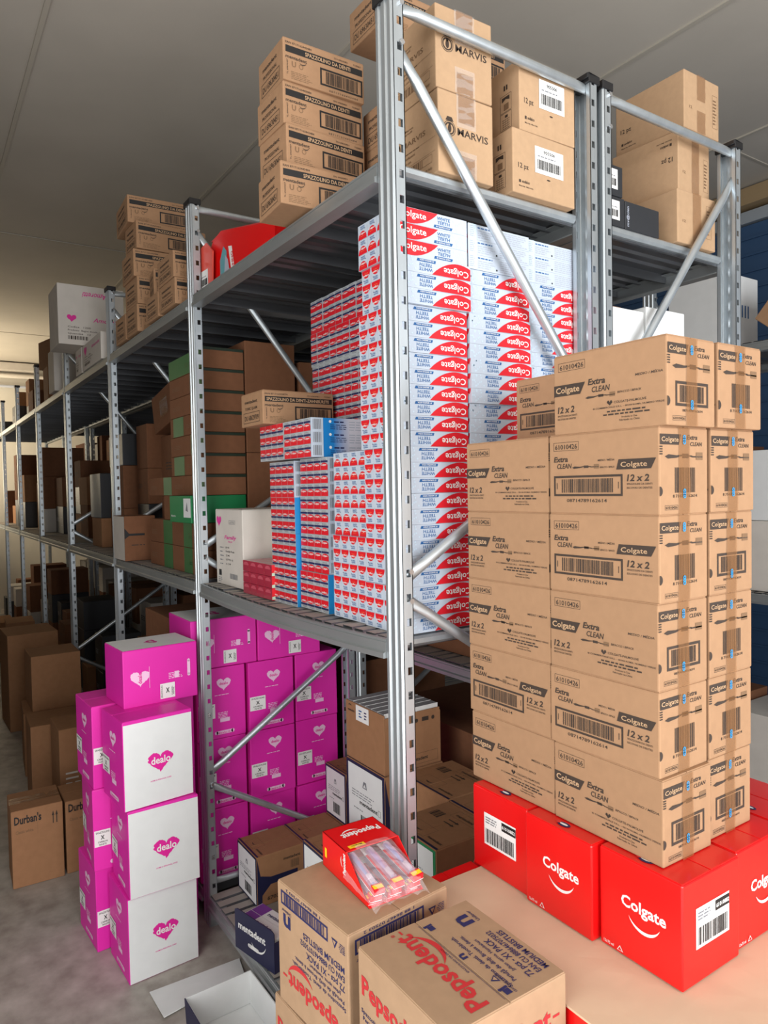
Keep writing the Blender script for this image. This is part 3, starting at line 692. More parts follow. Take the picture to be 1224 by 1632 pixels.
def stamp(W, H):
    p = PR(W, H); p.ring(W*.52, H*.74, W*.16, W*.012, REDINK, n=20); p.ring(W*.52, H*.74, W*.13, W*.008, REDINK, n=20); p.lines(W*.44, H*.77, W*.16, 3, H*.025, REDINK, 4); return p.mesh('stamp_print')
def durban(W, H):
    p = PR(W, H); p.text("Durban's", W*.06, H*.80, H*.10, BLACK, w=W*.52, bold=.04); p.text('Classic white', W*.08, H*.68, H*.04, INKL, w=W*.34); p.rect(W*.5, H*.64, W*.504, H*.78, INKL)
    for k in (.80, .87): p.rect(W*k, H*.72, W*(k+.02), H*.84, INK); p.poly([(W*(k-.015), H*.82), (W*(k+.035), H*.82), (W*(k+.01), H*.88)], INK)
    return p.mesh('print_side')
def pink_script(W, H, up=True):
    p = PR(W, H); heart(p, W*.2, H*.72, W*.07, PINKI, 0, 3); p.text('Amoretti', W*.52, H*.66, H*.12, PINKI, w=W*.42, shear=.3)
    for i in range(3): p.text(('Codice   1200', 'Prodotto  Bagno doccia', 'Quantità   12')[i], W*.14, H*(.46-i*.09), H*.045, INK, w=W*(.34+.1*(i == 1)))
    p.barcode(W*.14, H*.14, W*.44, H*.24, INK, 14, 4); return p.mesh('print_side')
def simple_print(W, H, t='', seed=1, ink=None):
    p = PR(W, H); r = random.Random(seed); k = ink or INKL
    if t: p.text(t, W*.12, H*.76, H*.07, k, w=W*.5, bold=.02)
    p.lines(W*.12, H*.6, W*.4, 3, H*.05, k, seed, .35); p.frame(W*.68, H*.3, W*.86, H*.6, .001, k)
    return p.mesh('print_side')
def green_stripe(W, H, u0, u1):
    p = PR(W, H); p.rect(W*u0, 0.001, W*u1, H-.001, GREENT); p.lines(W*(.1 if u0 > .4 else .5), H*.6, W*.3, 3, H*.08, INKL, 3, .3); return p.mesh('green_band')

# ------------------------------------------------------------------ pallet of toothbrush cartons on red boxes
def pallet(label, x0, x1, y0, y1, z0, h, group=None):
    o = thing('wooden_pallet', label, 'pallet', ((x0+x1)/2, (y0+y1)/2, z0), 0, group); w, d = x1-x0, y1-y0
    for k in range(5):
        b = MB(); xx = -w/2+(w-.1)*k/4; b.box(xx, xx+.1, -d/2, d/2, h-.02, h, WOOD); obj('top_plank', b.mesh('plank', bevel=.002), o)
    for k in range(3):
        b = MB(); yy = -d/2+(d-.08)*k/2; b.box(-w/2, w/2, yy, yy+.08, h-.04, h-.0205, WOOD); obj('cross_plank', b.mesh('plank', bevel=.002), o)
        for j in range(3):
            b = MB(); xx = -w/2+(w-.1)*j/2; b.box(xx, xx+.1, yy, yy+.08, .018, h-.0405, WOOD); obj('block', b.mesh('block', bevel=.002), o)
    for j in range(3):
        b = MB(); xx = -w/2+(w-.1)*j/2; b.box(xx, xx+.1, -d/2, d/2, 0, .0175, WOOD); obj('runner', b.mesh('plank', bevel=.002), o)
    return o
pallet('wooden pallet on the floor under the red boxes', .06, .90, -.03, .62, 0, .125)
pallet('wooden pallet lying on another pallet under the red boxes', .06, .90, -.03, .62, .1255, .123)
RW, RD, RH = .153, .152, .163
RL, RB, RT = red_logo(RW, RH), red_label(RW, RH), red_top(RW, RD)
def redbox(x, y, z, front, side, label, group=None, rz=0):
    pr = [('+Z', RT, 'seal_print')]
    if front: pr.append(('-Y', front, 'paper_label'))
    if side: pr.append(('+X', side, 'paper_label'))
    return carton('red_box', label, 'box', x, x+RW, y, y+RD, z, z+RH, RED, pr, group, rz, seam='x')
ZS = .747
zl = [.2495, .2495+RH+.0026, .2495+2*(RH+.0026)]
for k, z in enumerate(zl):
    for i in range(5):
        for j in range(4):
            if 0 < i < 4 and 0 < j < 3: continue
            redbox(.062+i*.157, -.032+j*.158, z, RL if j == 0 else None, RL if i == 4 else None,
                   'plain red toothpaste box in the %s layer under the cardboard sheet' % ('lowest', 'middle', 'upper')[k], 'red boxes under the cardboard sheet')
b = MB(); nx, ny = 18, 14; k = b.mi(mat('sheet_cardboard', (206, 180, 152), 0.85, noise=0.06, nscale=9, bump=0.4, bscale=12, spec=0.2)); X0, X1, Y0, Y1 = .095, .86, -.036, .62
rs = random.Random(4)
for j in range(ny+1):
    for i in range(nx+1):
        b.v.append((X0+(X1-X0)*i/nx, Y0+(Y1-Y0)*j/ny, ZS+.0006+rs.uniform(0, .0011)))
for j in range(ny):
    for i in range(nx):
        a = j*(nx+1)+i; b.f.append((a, a+1, a+nx+2, a+nx+1)); b.m.append(k)
sheet = obj('cardboard_sheet', b.mesh('cardboard_sheet', fix=False)); sheet.modifiers.new('thickness', 'SOLIDIFY').thickness = .0035
tag(sheet, 'flat brown cardboard sheet spread over the lower red boxes', 'cardboard sheet')
zr = ZS+.0025
redbox(.077, .116, zr, RB, None, 'red toothpaste box with white barcode label facing the shelving, at the end of the row')
redbox(.2335, .108, zr, RL, None, 'red toothpaste box jutting out between two others under the stacked brown cartons')
redbox(.392, .122, zr, RL, RB, 'red corner toothpaste box with logo and barcode label on adjoining sides')
redbox(.385, .278, zr, None, RL, 'red toothpaste box with logo behind the corner box with the barcode label')
redbox(.385, .434, zr, None, RL, 'red toothpaste box at the back of the row under the brown cartons')
redbox(.077, .278, zr, None, None, 'plain red toothpaste box hidden behind the row under the brown cartons', 'red boxes inside the row'); redbox(.232, .278, zr, None, None, 'plain red toothpaste box hidden behind the row under the brown cartons', 'red boxes inside the row')

zc0 = zr+RH+.0025
BM = blue_marks()
def cgcarton(x1, y0, row, long, end, label, group=None, rz=0, jitter=True):
    z = zc0+row*(CH+.0012)
    def tapes(o, dx, dy, dz):
        tape_strip('+X', CD*.37, CD*.60, 0, CH, seed=row)(o, dx, dy, dz)
        obj('tape_logo', BM, o, mtx=face_mtx('+X', dx, dy, dz, off=.0026))
        tape_strip('+Z', CW*.0+.0, CW, CD*.37, CD*.60, n=6) if False else None
    pr = [('-Y', long, 'print_long_side'), ('+X', end, 'print_end')]
    return carton('toothbrush_carton', label, 'carton', x1-CW, x1, y0, y0+CD, z, z+CH, KRAFT, pr, group, rz, tape=[tapes], seam='x')
ords = ['bottom', 'second from bottom', 'third from bottom', 'fourth from bottom', 'fifth from bottom', 'top']
cgR = [(CG1, CGE1), (CG2, CGE2), (CG1, CGE1), (CG2, CGE2), (CG2, CGE2), (CG1, CGE1)]
offR = [.502, .495, .496, .497, .498, .511]
for r_ in range(6):
    cgcarton(offR[r_], .139, r_, cgR[r_][0], cgR[r_][1], 'brown toothbrush carton, %s in the corner stack on the red boxes' % ords[r_], rz=math.radians((-.3, .4, -.5, .3, .2, .6)[r_]))
cgL = [CG1, CG2, CG1, CG1, CG1]
for r_ in range(5):
    cgcarton((.274, .268, .268, .268, .268)[r_], .141, r_, cgL[r_], CGE2, 'brown toothbrush carton, %s in the stack nearest the shelving' % ords[r_], rz=math.radians((.3, -.3, .3, -.2, .2)[r_]))
cgB = [CGE1, CGE2, CGE2, CGE1, CGE2, CGE2]
for r_ in range(6):
    cgcarton((.492, .494, .495, .496, .499, .512)[r_], .275, r_, CG1, cgB[r_], 'brown toothbrush carton, %s in the stack behind the corner stack' % ords[r_])
for r_ in range(6):
    cgcarton(.268 if r_ < 5 else .276, .276, r_, CG2, CGE2, 'brown toothbrush carton, %s in the back stack nearest the shelving' % ords[r_])

# ------------------------------------------------------------------ kraft toothbrush cartons and the open display pack in front
PS = .220
PSM, PTM = pepsodent_side(PS, PS), pepsodent_top(PS, PS)
def pep(xc, yc, z, rz, label, flip=0, top=True, h=PS, topflip=0, w=PS, d=PS):
    pr = [('-Y', PSM, 'print_side', flip), ('+X', PSM, 'print_side', flip)]
    if top: pr.append(('+Z', PTM, 'print_top', topflip))
    return carton('toothbrush_case', label, 'carton', xc-w/2, xc+w/2, yc-d/2, yc+d/2, z, z+h, KRAFTP, pr, None, rz, seam='x')
a5 = math.radians(5.4)
pep(.086, -.160, .58, a5, 'upside-down brown case with the open red display pack lying on it', flip=180, top=False)
pep(.350, -.150, .58, 0, 'brown case with red lettering on its top, beside the cardboard sheet', topflip=180, w=.226)
pep(.070, -.165, .357, a5*.6, 'brown case carrying the upside-down case', top=False)
pep(.352, -.152, .357, 0, 'brown case carrying the case with red lettering on its top', top=False)
pep(.072, -.165, .134, a5*.6, 'brown case at the foot of the pile below the upside-down case', top=False)
pep(.352, -.152, .134, 0, 'brown case at the foot of the pile beside the red boxes', top=False)
pallet('wooden pallet under the two piles of brown cases', -.06, .475, -.285, -.045, 0, .133)

# open display pack of toothbrushes on the upside-down case
def display_pack():
    o = thing('display_pack', 'open red display pack of toothbrushes in clear film lying on a brown case', 'display pack', (.088, -.1345, .8022), math.radians(-2))
    # local: length along +x from the tall back (x=0) to the low front; the tray leans open at the front
    L, W, Hh = .188, .111, .064
    x0 = -L*.5
    b = MB()
    # tray: floor, back, two side walls cut down to the front, lid part over the rear
    b.box(x0, x0+L*.92, -W/2, W/2, 0, .0012, RED); b.box(x0, x0+.0012, -W/2, W/2, 0, Hh, RED)
    for y in (-W/2, W/2-.0012):
        b.prism([(x0, 0), (x0+L*.92, 0), (x0+L*.88, .006), (x0+.094, Hh), (x0, Hh)], 'y', y, y+.0012, RED)
    b.box(x0, x0+.094, -W/2, W/2, Hh-.0012, Hh, RED)
    obj('tray', b.mesh('tray'), o)
    p = PR(W, .094); p.text('Pepsodent', W*.10, .034, .018, WHITEP, w=W*.72, bold=.03); smile(p, W*.62, .046, W*.20, WHITEP, t=W*.03, a0=PI*1.2, a1=PI*1.86); p.rect(W*.60, .078, W*.90, .089, YELLOW); p.text('Medium', W*.65, .081, .004, NAVY, w=W*.2, lay=1)
    obj('print_lid', p.mesh('print_lid'), o, mtx=Matrix(((0, 1, 0, x0), (-1, 0, 0, W/2), (0, 0, 1, Hh+.0006), (0, 0, 0, 1))))
    p = PR(.09, .05); p.text('Pepsodent', .085, .012, .010, WHITEP, w=.038, bold=.03, rot=PI/2); smile(p, .080, .034, .012, WHITEP, t=.002, a0=PI*.75, a1=PI*1.4); p.rect(.004, .012, .012, .03, YELLOW)
    obj('print_side', p.mesh('print_side'), o, mtx=Matrix(((1, 0, 0, x0+.006), (0, 0, -1, -W/2-.0006), (0, 1, 0, .008), (0, 0, 0, 1))))
    # toothbrush blister packs, fanned in two layers
    def blister():
        q = MB(); q.box(0, .115, -.011, .011, 0, .0012, WHITEP); q.box(.02, .115, -.011, .011, .0012, .0022, REDINK)
        q.box(.1, .115, -.010, .010, .0022, .011, REDINK); q.box(.103, .1115, -.0095, .0095, .011, .0114, YELLOW)
        return q.mesh('backing_card')
    def bubble():
        q = MB(); q.prism([(-.008, .002), (.008, .002), (.006, .011), (-.006, .011)], 'x', .012, .098, mat('blister_plastic', (214, 176, 206), .12, alpha=.45, coat=1)); return q.mesh('blister', bevel=.0015)
    def brush_m(c):
        q = MB(); q.tube([(.014, 0, .005), (.04, 0, .007), (.07, 0, .006), (.094, 0, .006)], [.0035, .004, .0025, .0028], c, 8); q.box(.072, .092, -.0035, .0035, .006, .0105, WHITEP); return q.mesh('toothbrush')
    B, BU, BR1, BR2 = blister(), bubble(), brush_m(SKY), brush_m(mat('violet_plastic', (150, 130, 200), .3))
    for lay in range(3):
        for k in range(3):
            t = obj('toothbrush_pack', B, o, (x0+.052+lay*.006, -.036+k*.036, .012+lay*.0125+(.006 if lay == 2 else 0))); t.rotation_euler = (.06*(k-1), .10+.05*lay, .04*(k-1)+.03*(lay-1))
            obj('blister', BU, t); obj('toothbrush', BR1 if (k+lay) % 2 == 0 else BR2, t)
    # clear film bulging over the open front
    rs = random.Random(9); q = MB(); kf = q.mi(CLEAR); prof = []
    N, Mm = 14, 12
    for i in range(N+1):
        t = i/N
        x = x0+.088+t*(L-.080); z = Hh+.003-(t**1.6)*(.042) if t < .92 else .012
        for j in range(Mm+1):
            s_ = j/Mm*2-1; y = s_*(W/2+.004)*(1-.06*t); zz = z*(1-abs(s_)**6*.75)+rs.uniform(-.0022, .0022)*(.3+t)
            q.v.append((x+rs.uniform(-.001, .001), y, max(.002, zz)))
    for i in range(N):
        for j in range(Mm):
            a = i*(Mm+1)+j; q.f.append((a, a+1, a+Mm+2, a+Mm+1)); q.m.append(kf)
    obj('clear_film', q.mesh('clear_film', fix=False), o)
    return o
DP = display_pack()

# ------------------------------------------------------------------ toothpaste boxes stacked on the middle shelf
TW, TH_, TL = .0384, .0334, .1885
def tp_base(b, m): b.box(-TW/2+.0003, TW/2-.0003, 0.0, TL, .0002, TH_-.0002, m)
def add_print(b, pr, M):
    n = len(b.v); b.v += [tuple(M @ Vector(v)) for v in pr.b.v]
    for f, mi in zip(pr.b.f, pr.b.m): b.f.append(tuple(n+i for i in f)); b.m.append(b.mi(pr.b.mats[mi]))
def M4(U, V, N, O): return Matrix(((U[0], V[0], N[0], O[0]), (U[1], V[1], N[1], O[1]), (U[2], V[2], N[2], O[2]), (0, 0, 0, 1)))
def end_white(p):
    W, H = TW, TH_
    p.disc(W*.5, H*.02, W*.45, REDINK, n=14, a0=0, a1=PI, ry=H*.55); p.text('Colgate', W*.2, H*.36, H*.12, WHITEP, w=W*.6, bold=.02, lay=1); p.lines(W*.3, H*.30, W*.4, 1, H*.08, mat('orange_print', (240, 110, 60), .5), 2, lay=1)
    p.text('WHITE', W*.5, H*.80, H*.10, BLUEINK, w=W*.46, anchor='c', bold=.02); p.text('TEETH', W*.5, H*.67, H*.10, BLUEINK, w=W*.46, anchor='c', bold=.02); p.rect(W*.72, H*.66, W*.8, H*.70, NAVY)
def side_white(p):
    W, H = TL, TH_
    p.poly([(W*.0, H*.97)]+[(W*(.56*i/12), H*(.98-.96*math.sin(PI*(.26+.74*i/12))**.75)) for i in range(0, 12)]+[(W*.57, H*.98)], REDINK)
    p.text('Colgate', W*.03, H*.42, H*.42, WHITEP, w=W*.37, bold=.012, lay=1)
    p.text('WHITE', W*.56, H*.63, H*.21, BLUEINK, w=W*.19, shear=.1, bold=.012); p.text('TEETH', W*.565, H*.36, H*.21, BLUEINK, w=W*.18, shear=.1, bold=.012)
    p.poly([(W*.51, H*.10), (W*.77, H*.10), (W*.785, H*.28), (W*.52, H*.28)], BLUEINK); p.text('BY BAKING SODA', W*.545, H*.14, H*.09, WHITEP, w=W*.2, bold=.015, lay=1)
    rs = random.Random(3)
    for i in range(16): u, v = rs.uniform(.80, .985), rs.uniform(.08, .92); p.disc(W*u, H*v, W*.012, PALEB, n=6)
def back_white(p):
    W, H = TL, TH_
    p.rect(0, 0, W*.13, H, PALEB); p.lines(W*.02, H*.95, W*.09, 6, H*.13, GREYP, 3, lay=1); p.lines(W*.15, H*.92, W*.3, 1, H*.16, BLUEINK, 4, .5); p.lines(W*.15, H*.70, W*.28, 4, H*.14, GREYP, 5); p.lines(W*.5, H*.95, W*.48, 6, H*.14, GREYP, 6); p.disc(W*.45, H*.2, H*.07, BLACK, n=8)
def end_blue(p):
    W, H = TW, TH_
    p.rect(W*.02, H*.02, W*.98, H*.40, REDINK); p.disc(W*.5, H*.38, W*.46, REDINK, n=12, a0=0, a1=PI, ry=H*.2, lay=1); p.text('Colgate', W*.14, H*.36, H*.14, WHITEP, w=W*.7, bold=.02, lay=2)
    p.rect(W*.02, H*.60, W*.98, H*.75, NAVY); p.lines(W*.12, H*.95, W*.76, 2, H*.09, GREYINK, 3)
BLUEFADE = bpy.data.materials.new('blue_fading_card'); BLUEFADE.use_nodes = True
_nt = BLUEFADE.node_tree; _b = _nt.nodes['Principled BSDF']; _tcn = _nt.nodes.new('ShaderNodeTexCoord'); _sp = _nt.nodes.new('ShaderNodeSeparateXYZ'); _mr = _nt.nodes.new('ShaderNodeMapRange'); _cr = _nt.nodes.new('ShaderNodeValToRGB')
_nt.links.new(_tcn.outputs['Object'], _sp.inputs[0]); _nt.links.new(_sp.outputs[1], _mr.inputs[0]); _mr.inputs[1].default_value = 0; _mr.inputs[2].default_value = TL; _nt.links.new(_mr.outputs[0], _cr.inputs[0])
_cr.color_ramp.elements[0].position = .35; _cr.color_ramp.elements[0].color = (*lin((30, 128, 200)), 1); _cr.color_ramp.elements[1].position = .62; _cr.color_ramp.elements[1].color = (*lin((216, 212, 222)), 1)
_nt.links.new(_cr.outputs[0], _b.inputs['Base Color']); _b.inputs['Roughness'].default_value = .35; _b.inputs['Coat Weight'].default_value = .4
def side_blue(p):
    W, H = TL, TH_
    p.rect(0, 0, W, H, BLUEFADE); p.rect(0, 0, W*.19, H, TPW, 1); p.barcode(W*.03, H*.12, W*.16, H*.9, GREYINK, 9, 4, 2); p.disc(W*.30, H*.74, H*.12, WHITEP, n=8, lay=1); p.lines(W*.36, H*.86, W*.2, 1, H*.2, NAVY, 3, .5, lay=1); p.lines(W*.30, H*.6, W*.28, 3, H*.15, NAVY, 5, .3, lay=1); p.lines(W*.6, H*.9, W*.38, 4, H*.2, GREYP, 6, .3, lay=1)
def side_blue2(p):
    W, H = TL, TH_
    p.rect(0, 0, W, H, SKY); p.disc(W*.32, H*.4, H*.32, mat('skin_print', (170, 120, 100), .5), n=12, lay=1); p.disc(W*.33, H*.5, H*.32, BLACK, n=12, a0=0, a1=PI, lay=2); p.disc(W*.22, H*.55, H*.2, WHITEP, n=10, lay=1)
def tp_mesh(kind, side):
    b = MB(); tp_base(b, TPW if kind == 'w' else TPG)
    pe = PR(TW, TH_); (end_white if kind == 'w' else end_blue)(pe)
    add_print(b, pe, M4((1, 0, 0), (0, 0, 1), (0, -1, 0), (-TW/2, -.0004, 0)))
    if side:
        ps = PR(TL, TH_); side(ps)
        add_print(b, ps, M4((0, 1, 0), (0, 0, 1), (1, 0, 0), (TW/2+.0003, 0, 0)))
        add_print(b, ps, M4((0, -1, 0), (0, 0, 1), (-1, 0, 0), (-TW/2-.0003, TL, 0)))
    return b.mesh('toothpaste_box', fix=False)
TPM = {'w': tp_mesh('w', None), 'ws': tp_mesh('w', side_white), 'wb': tp_mesh('w', back_white), 'b': tp_mesh('b', None), 'bs': tp_mesh('b', side_blue), 'bs2': tp_mesh('b', side_blue2)}
def tp(kind, xr, y, z, inv, label, group, back=False):
    """one toothpaste box; xr is its right side, long axis into the shelf"""
    o = obj('white_toothpaste_box' if kind[0] == 'w' else 'blue_toothpaste_box', TPM[kind], None)
    M = Matrix.Translation((xr-TW/2, y, z))
    if inv: M = M @ Matrix.Translation((0, 0, TH_)) @ Matrix.Rotation(PI, 4, 'Y')
    if back: M = M @ Matrix.Translation((0, TL, 0)) @ Matrix.Rotation(PI, 4, 'Z')
    o.matrix_world = M
    return tag(o, label, 'toothpaste', group)
def zrow(r_, x): return ZM+sag(x, .08)+.0008+r_*TH_
rj = random.Random(5)
XR = -.052
wl = 'white and red toothpaste box, %s of the tall shelf-end stack'
for r_ in range(27):
    inv = r_ < 24
    lvl = 'top pack' if r_ >= 24 else ('upper half' if r_ >= 12 else 'lower half')
    pk = r_//3; rr = random.Random(pk*7+1); dx0 = (0, 0, .004, 0, -.006, -.008, -.006, .004, .001)[pk]; dy0 = (-.002, .002, .0, .002, -.002, .0, -.002, .002, -.004)[pk]
    for c in range(4):
        x = XR+dx0-c*TW
        tp('ws' if c == 0 else 'w', x, .046+dy0, zrow(r_, -.1), inv, wl % lvl + ', aisle side', 'white toothpaste boxes of the end stack, aisle side')
    for dpt in (1, 2):
        kind = 'wb' if r_ >= 24 else 'ws'
        yy = (.0, .2385, .4295)[dpt]+rr.uniform(-.001, .001)
        tp(kind, (XR-.004+rr.uniform(-.004, .005)) if dpt == 1 else -.0635, yy, zrow(r_, -.1), inv and kind == 'ws', 'white and red toothpaste box, %s of the %s column at the shelf end' % (lvl, ('', 'middle', 'rear')[dpt]), 'white toothpaste boxes of the end stack, %s column' % ('', 'middle', 'rear')[dpt])
XR2 = XR-4*TW-.003
for r_ in range(12):
    inv = r_ < 6
    for c in range(4):
        tp('ws' if c == 0 else 'w', XR2-c*TW, .050 if r_ < 6 else .056, zrow(r_, -.28), inv, 'white toothpaste box with %s, low stack beside the tall one' % ('red upper half' if inv else 'red lower half'), 'white toothpaste boxes of the low stack')
def bpack(xr, y, r0, inv, side, label, group, z=None, n=3):
    for r_ in range(n):
        for c in range(4):
            tp(side if c == 0 else 'b', xr-c*TW, y, (z+r_*TH_) if z is not None else zrow(r0+r_, xr-.077), inv, label, group)
gl = 'blue and red toothpaste boxes on the middle shelf'
XB1 = XR2-4*TW-.047; XB0 = XB1-4*TW-.010
for q in range(4):
    bpack(XB1+(0, -.004, -.003, .0)[q], .066 if q else .060, q*3, q != 0 and q != 3 and False or q == 0, 'bs2' if q == 0 else 'bs', 'grey, blue and red toothpaste box, %s pack beside the white low stack' % ('lowest', 'second', 'third', 'highest')[q], gl)
    bpack(XB0+(0, -.002, -.004, -.006)[q], .054, q*3, q < 3, 'bs2' if q < 3 else 'bs', 'grey, blue and red toothpaste box, %s pack beside the pink packs' % ('lowest', 'second', 'third', 'highest')[q], gl)
zt_ = max(zrow(12, XB1-.077), zrow(12, XB0-.077))+.001
bpack(-.437, .034, 0, False, 'bs', 'grey, blue and red toothpaste box in the loose upper pack showing its blue side', gl, z=zt_)
bpack(-.437-4*TW-.006, .034, 0, True, 'b', 'grey, blue and red toothpaste box under the brown carton', gl, z=zt_)
for r_ in range(27):   # tall block set back behind the front packs
    rr = random.Random(r_//3); dxp = rr.uniform(-.004, .004)
    for c in range(8):
        if r_ < 14 and c not in (0, 4): continue
        tp('b', -.497-c*(TW+.0004)+dxp, .238+rr.uniform(0, .003), zrow(r_, -.65), (r_//3) % 3 == 1, 'grey, blue and red toothpaste box, %s of the tall block set back' % ('lower part' if r_ < 14 else 'middle' if r_ < 21 else 'top part'), gl)

# ------------------------------------------------------------------ other goods in the end bay, middle shelf
def sg(x): return ZM+sag(x, .12)+.0008
FE, STM = family_end(.235, .25), stamp(.235, .25)
carton('family_pack_carton', 'tall white carton with pink script lettering beside the upright', 'carton', -1.180, -.945, .052, .30, sg(-1.06), sg(-1.06)+.252, OFFW, [('-Y', FE, 'print_end')], seam='x')
def open_tray(name, label, cat, x0, x1, y0, y1, z0, h, m, cut=True, inner=None):
    o = thing(name, label, cat, ((x0+x1)/2, (y0+y1)/2, z0)); w, d = x1-x0, y1-y0; t = .003
    for nm, a in (('tray_floor', (-w/2, w/2, -d/2, d/2, 0, t)), ('back_wall', (-w/2, w/2, d/2-t, d/2, t, h)), ('side_wall', (-w/2, -w/2+t, -d/2, d/2-t, t, h)), ('side_wall', (w/2-t, w/2, -d/2, d/2-t, t, h))):
        b = MB(); b.box(*a, m); obj(nm, b.mesh(nm, bevel=.0008), o)
    return o
otr = open_tray('display_carton', 'white open-fronted carton with a round red stamp behind pink wrapped packs', 'carton', -.943, -.728, .150, .33, sg(-.82), .252, OFFW)
b = MB(); b.box(-.107, .107, -.0895, -.0865, .118, .252, OFFW); fp = obj('front_flap', b.mesh('front_flap', bevel=.0008), otr)
obj('stamp_print', STM, fp, mtx=M4((1, 0, 0), (0, 0, 1), (0, -1, 0), (-.118, -.0906, 0)))
def pinkpack():
    b = MB(); b.box(-.0262, .0262, 0, .10, .0004, .0338, PINKR)
    p = PR(.052, .034); p.disc(.026, .020, .019, mat('rose_print', (206, 92, 110), .3), n=12, a0=0, a1=PI, ry=.010); p.text('Colgate', .010, .022, .006, mat('rose_print', (206, 92, 110)), w=.032, bold=.02, lay=1)
    add_print(b, p, M4((1, 0, 0), (0, 0, 1), (0, -1, 0), (-.026, -.0004, 0)))
    q = PR(.10, .034); q.rect(0, 0, .10, .034, REDINK); q.poly([(.0, .002), (.05, .002), (.03, .016), (.0, .010)], mat('pale_green_print', (190, 214, 190), .4), 1); q.ring(.022, .024, .008, .003, WHITEP, 1, 12, PI*.3, PI*1.7)
    add_print(b, q, M4((0, 1, 0), (0, 0, 1), (1, 0, 0), (.0265, 0, 0)))
    return b.mesh('pink_toothpaste_box', fix=False)
PKM = pinkpack()
for r_ in range(3):
    for c in range(4):
        tag(obj('pink_toothpaste_box', PKM, None, (-.741-c*.0534, .044, sg(-.82)+r_*.0345)), 'dull pink film-wrapped toothpaste box in front of the white open carton', 'toothpaste', 'pink film-wrapped toothpaste boxes')
ME, ML = ment_end(.152, .093, 'TONIC QUAM', 'DU 68629709'), ment_long(.224, .093, 'SPAZZOLINO DA DENTI-ZAHNBÜRSTE', .05, 'EAN 8717163228791')
carton('toothbrush_box', 'brown carton with black title strip lying on the blue toothpaste packs', 'carton', -.803, -.651, .0, .224, zt_+3*TH_+.001, zt_+3*TH_+.094, KRAFT, [('-Y', ME, 'print_end'), ('+X', ML, 'print_long_side')], seam='y')
carton('green_trim_carton', 'small white-fronted carton with green flap behind the white cartons', 'carton', -1.06, -.84, .36, .56, ZM+.001, ZM+.405, GREENC, [('-Y', ment_white(.22, .404), 'end_panel')])

# ------------------------------------------------------------------ top shelf of the end bay
TZ = ZT+.0012
ME2, ML2 = ment_end(.145, .098), ment_long(.223, .098)
def ment(x0, y0, z, label, rz=0, w=.145, d=.223, h=.098, long=True, grp=None):
    pr = [('-Y', ME2 if abs(w-.145) < .001 else ment_end(w, h), 'print_end')]
    if long: pr.append(('+X', ML2 if d == .223 else ment_long(d, h), 'print_long_side'))
    return carton('toothbrush_box', label, 'carton', x0, x0+w, y0, y0+d, z, z+h, KRAFT, pr, grp, rz, seam='y')
hm = .0995
for k, (x, y, r_) in enumerate([(-.497, -.068, -3.5), (-.520, -.050, 1.5), (-.524, -.052, .5), (-.517, -.050, -1)]):
    ment(x, y, TZ+k*hm, 'brown toothbrush carton with black title strip, %s of four overhanging the shelf edge' % ('lowest', 'second', 'third', 'topmost')[k], math.radians(r_))
for k in range(3):
    ment(-.430+.004*k, .200, TZ+k*hm, 'brown toothbrush carton, %s of three seen past the corner upright' % ('lowest', 'middle', 'topmost')[k], 0, .145, .130)
for k in range(5):
    ment(-.410, .335, TZ+k*hm, 'brown toothbrush carton, %s of the column furthest back on the end bay' % ('lowest', 'second', 'third', 'fourth', 'topmost')[k], 0, .145, .223)
ment(-.488, .205, TZ+5*hm, 'brown toothbrush carton perched highest, jutting out past the corner upright', 0, .145, .300)
MVE, MVS = marvis_end(.156, .175), marvis_side(.22, .175)
for k in range(2):
    o = carton('toothpaste_carton', 'tan carton with round crest and dark capital lettering, %s of two' % ('lower', 'upper')[k], 'carton', -.254, -.034, .141, .297, TZ+k*.177, TZ+.175+k*.177, KRAFTL, [('-Y', MVS, 'print_side'), ('+X', MVE, 'print_logo')], rz=math.radians((0, -1.2)[k]),
               tape=[tape_strip('+X', .055, .100, .115, .175, seed=k), tape_strip('+X', .055, .100, 0, .045, seed=k+5), tape_strip('+X', .050, .105, .105, .175, CLEAR, seed=k+9), tape_strip('+X', .050, .105, 0, .055, CLEAR, seed=k+12)])
SL, SS = sodalco_long(.206, .146), sodalco_side(.16, .146)
carton('cream_carton', 'tan carton with white numbered barcode label resting on the top deck', 'carton', -.190, -.0285, .352, .558, TZ, TZ+.146, KRAFTL, [('+X', SL, 'print_long_side'), ('-Y', SS, 'print_side')])
carton('cream_carton', 'tan carton with white barcode label stacked on the numbered one', 'carton', -.194, -.0305, .380, .562, TZ+.148, TZ+.308, KRAFTL, [('+X', sodalco_long(.182, .16), 'print_long_side'), ('-Y', SS, 'print_side')], rz=math.radians(-1))
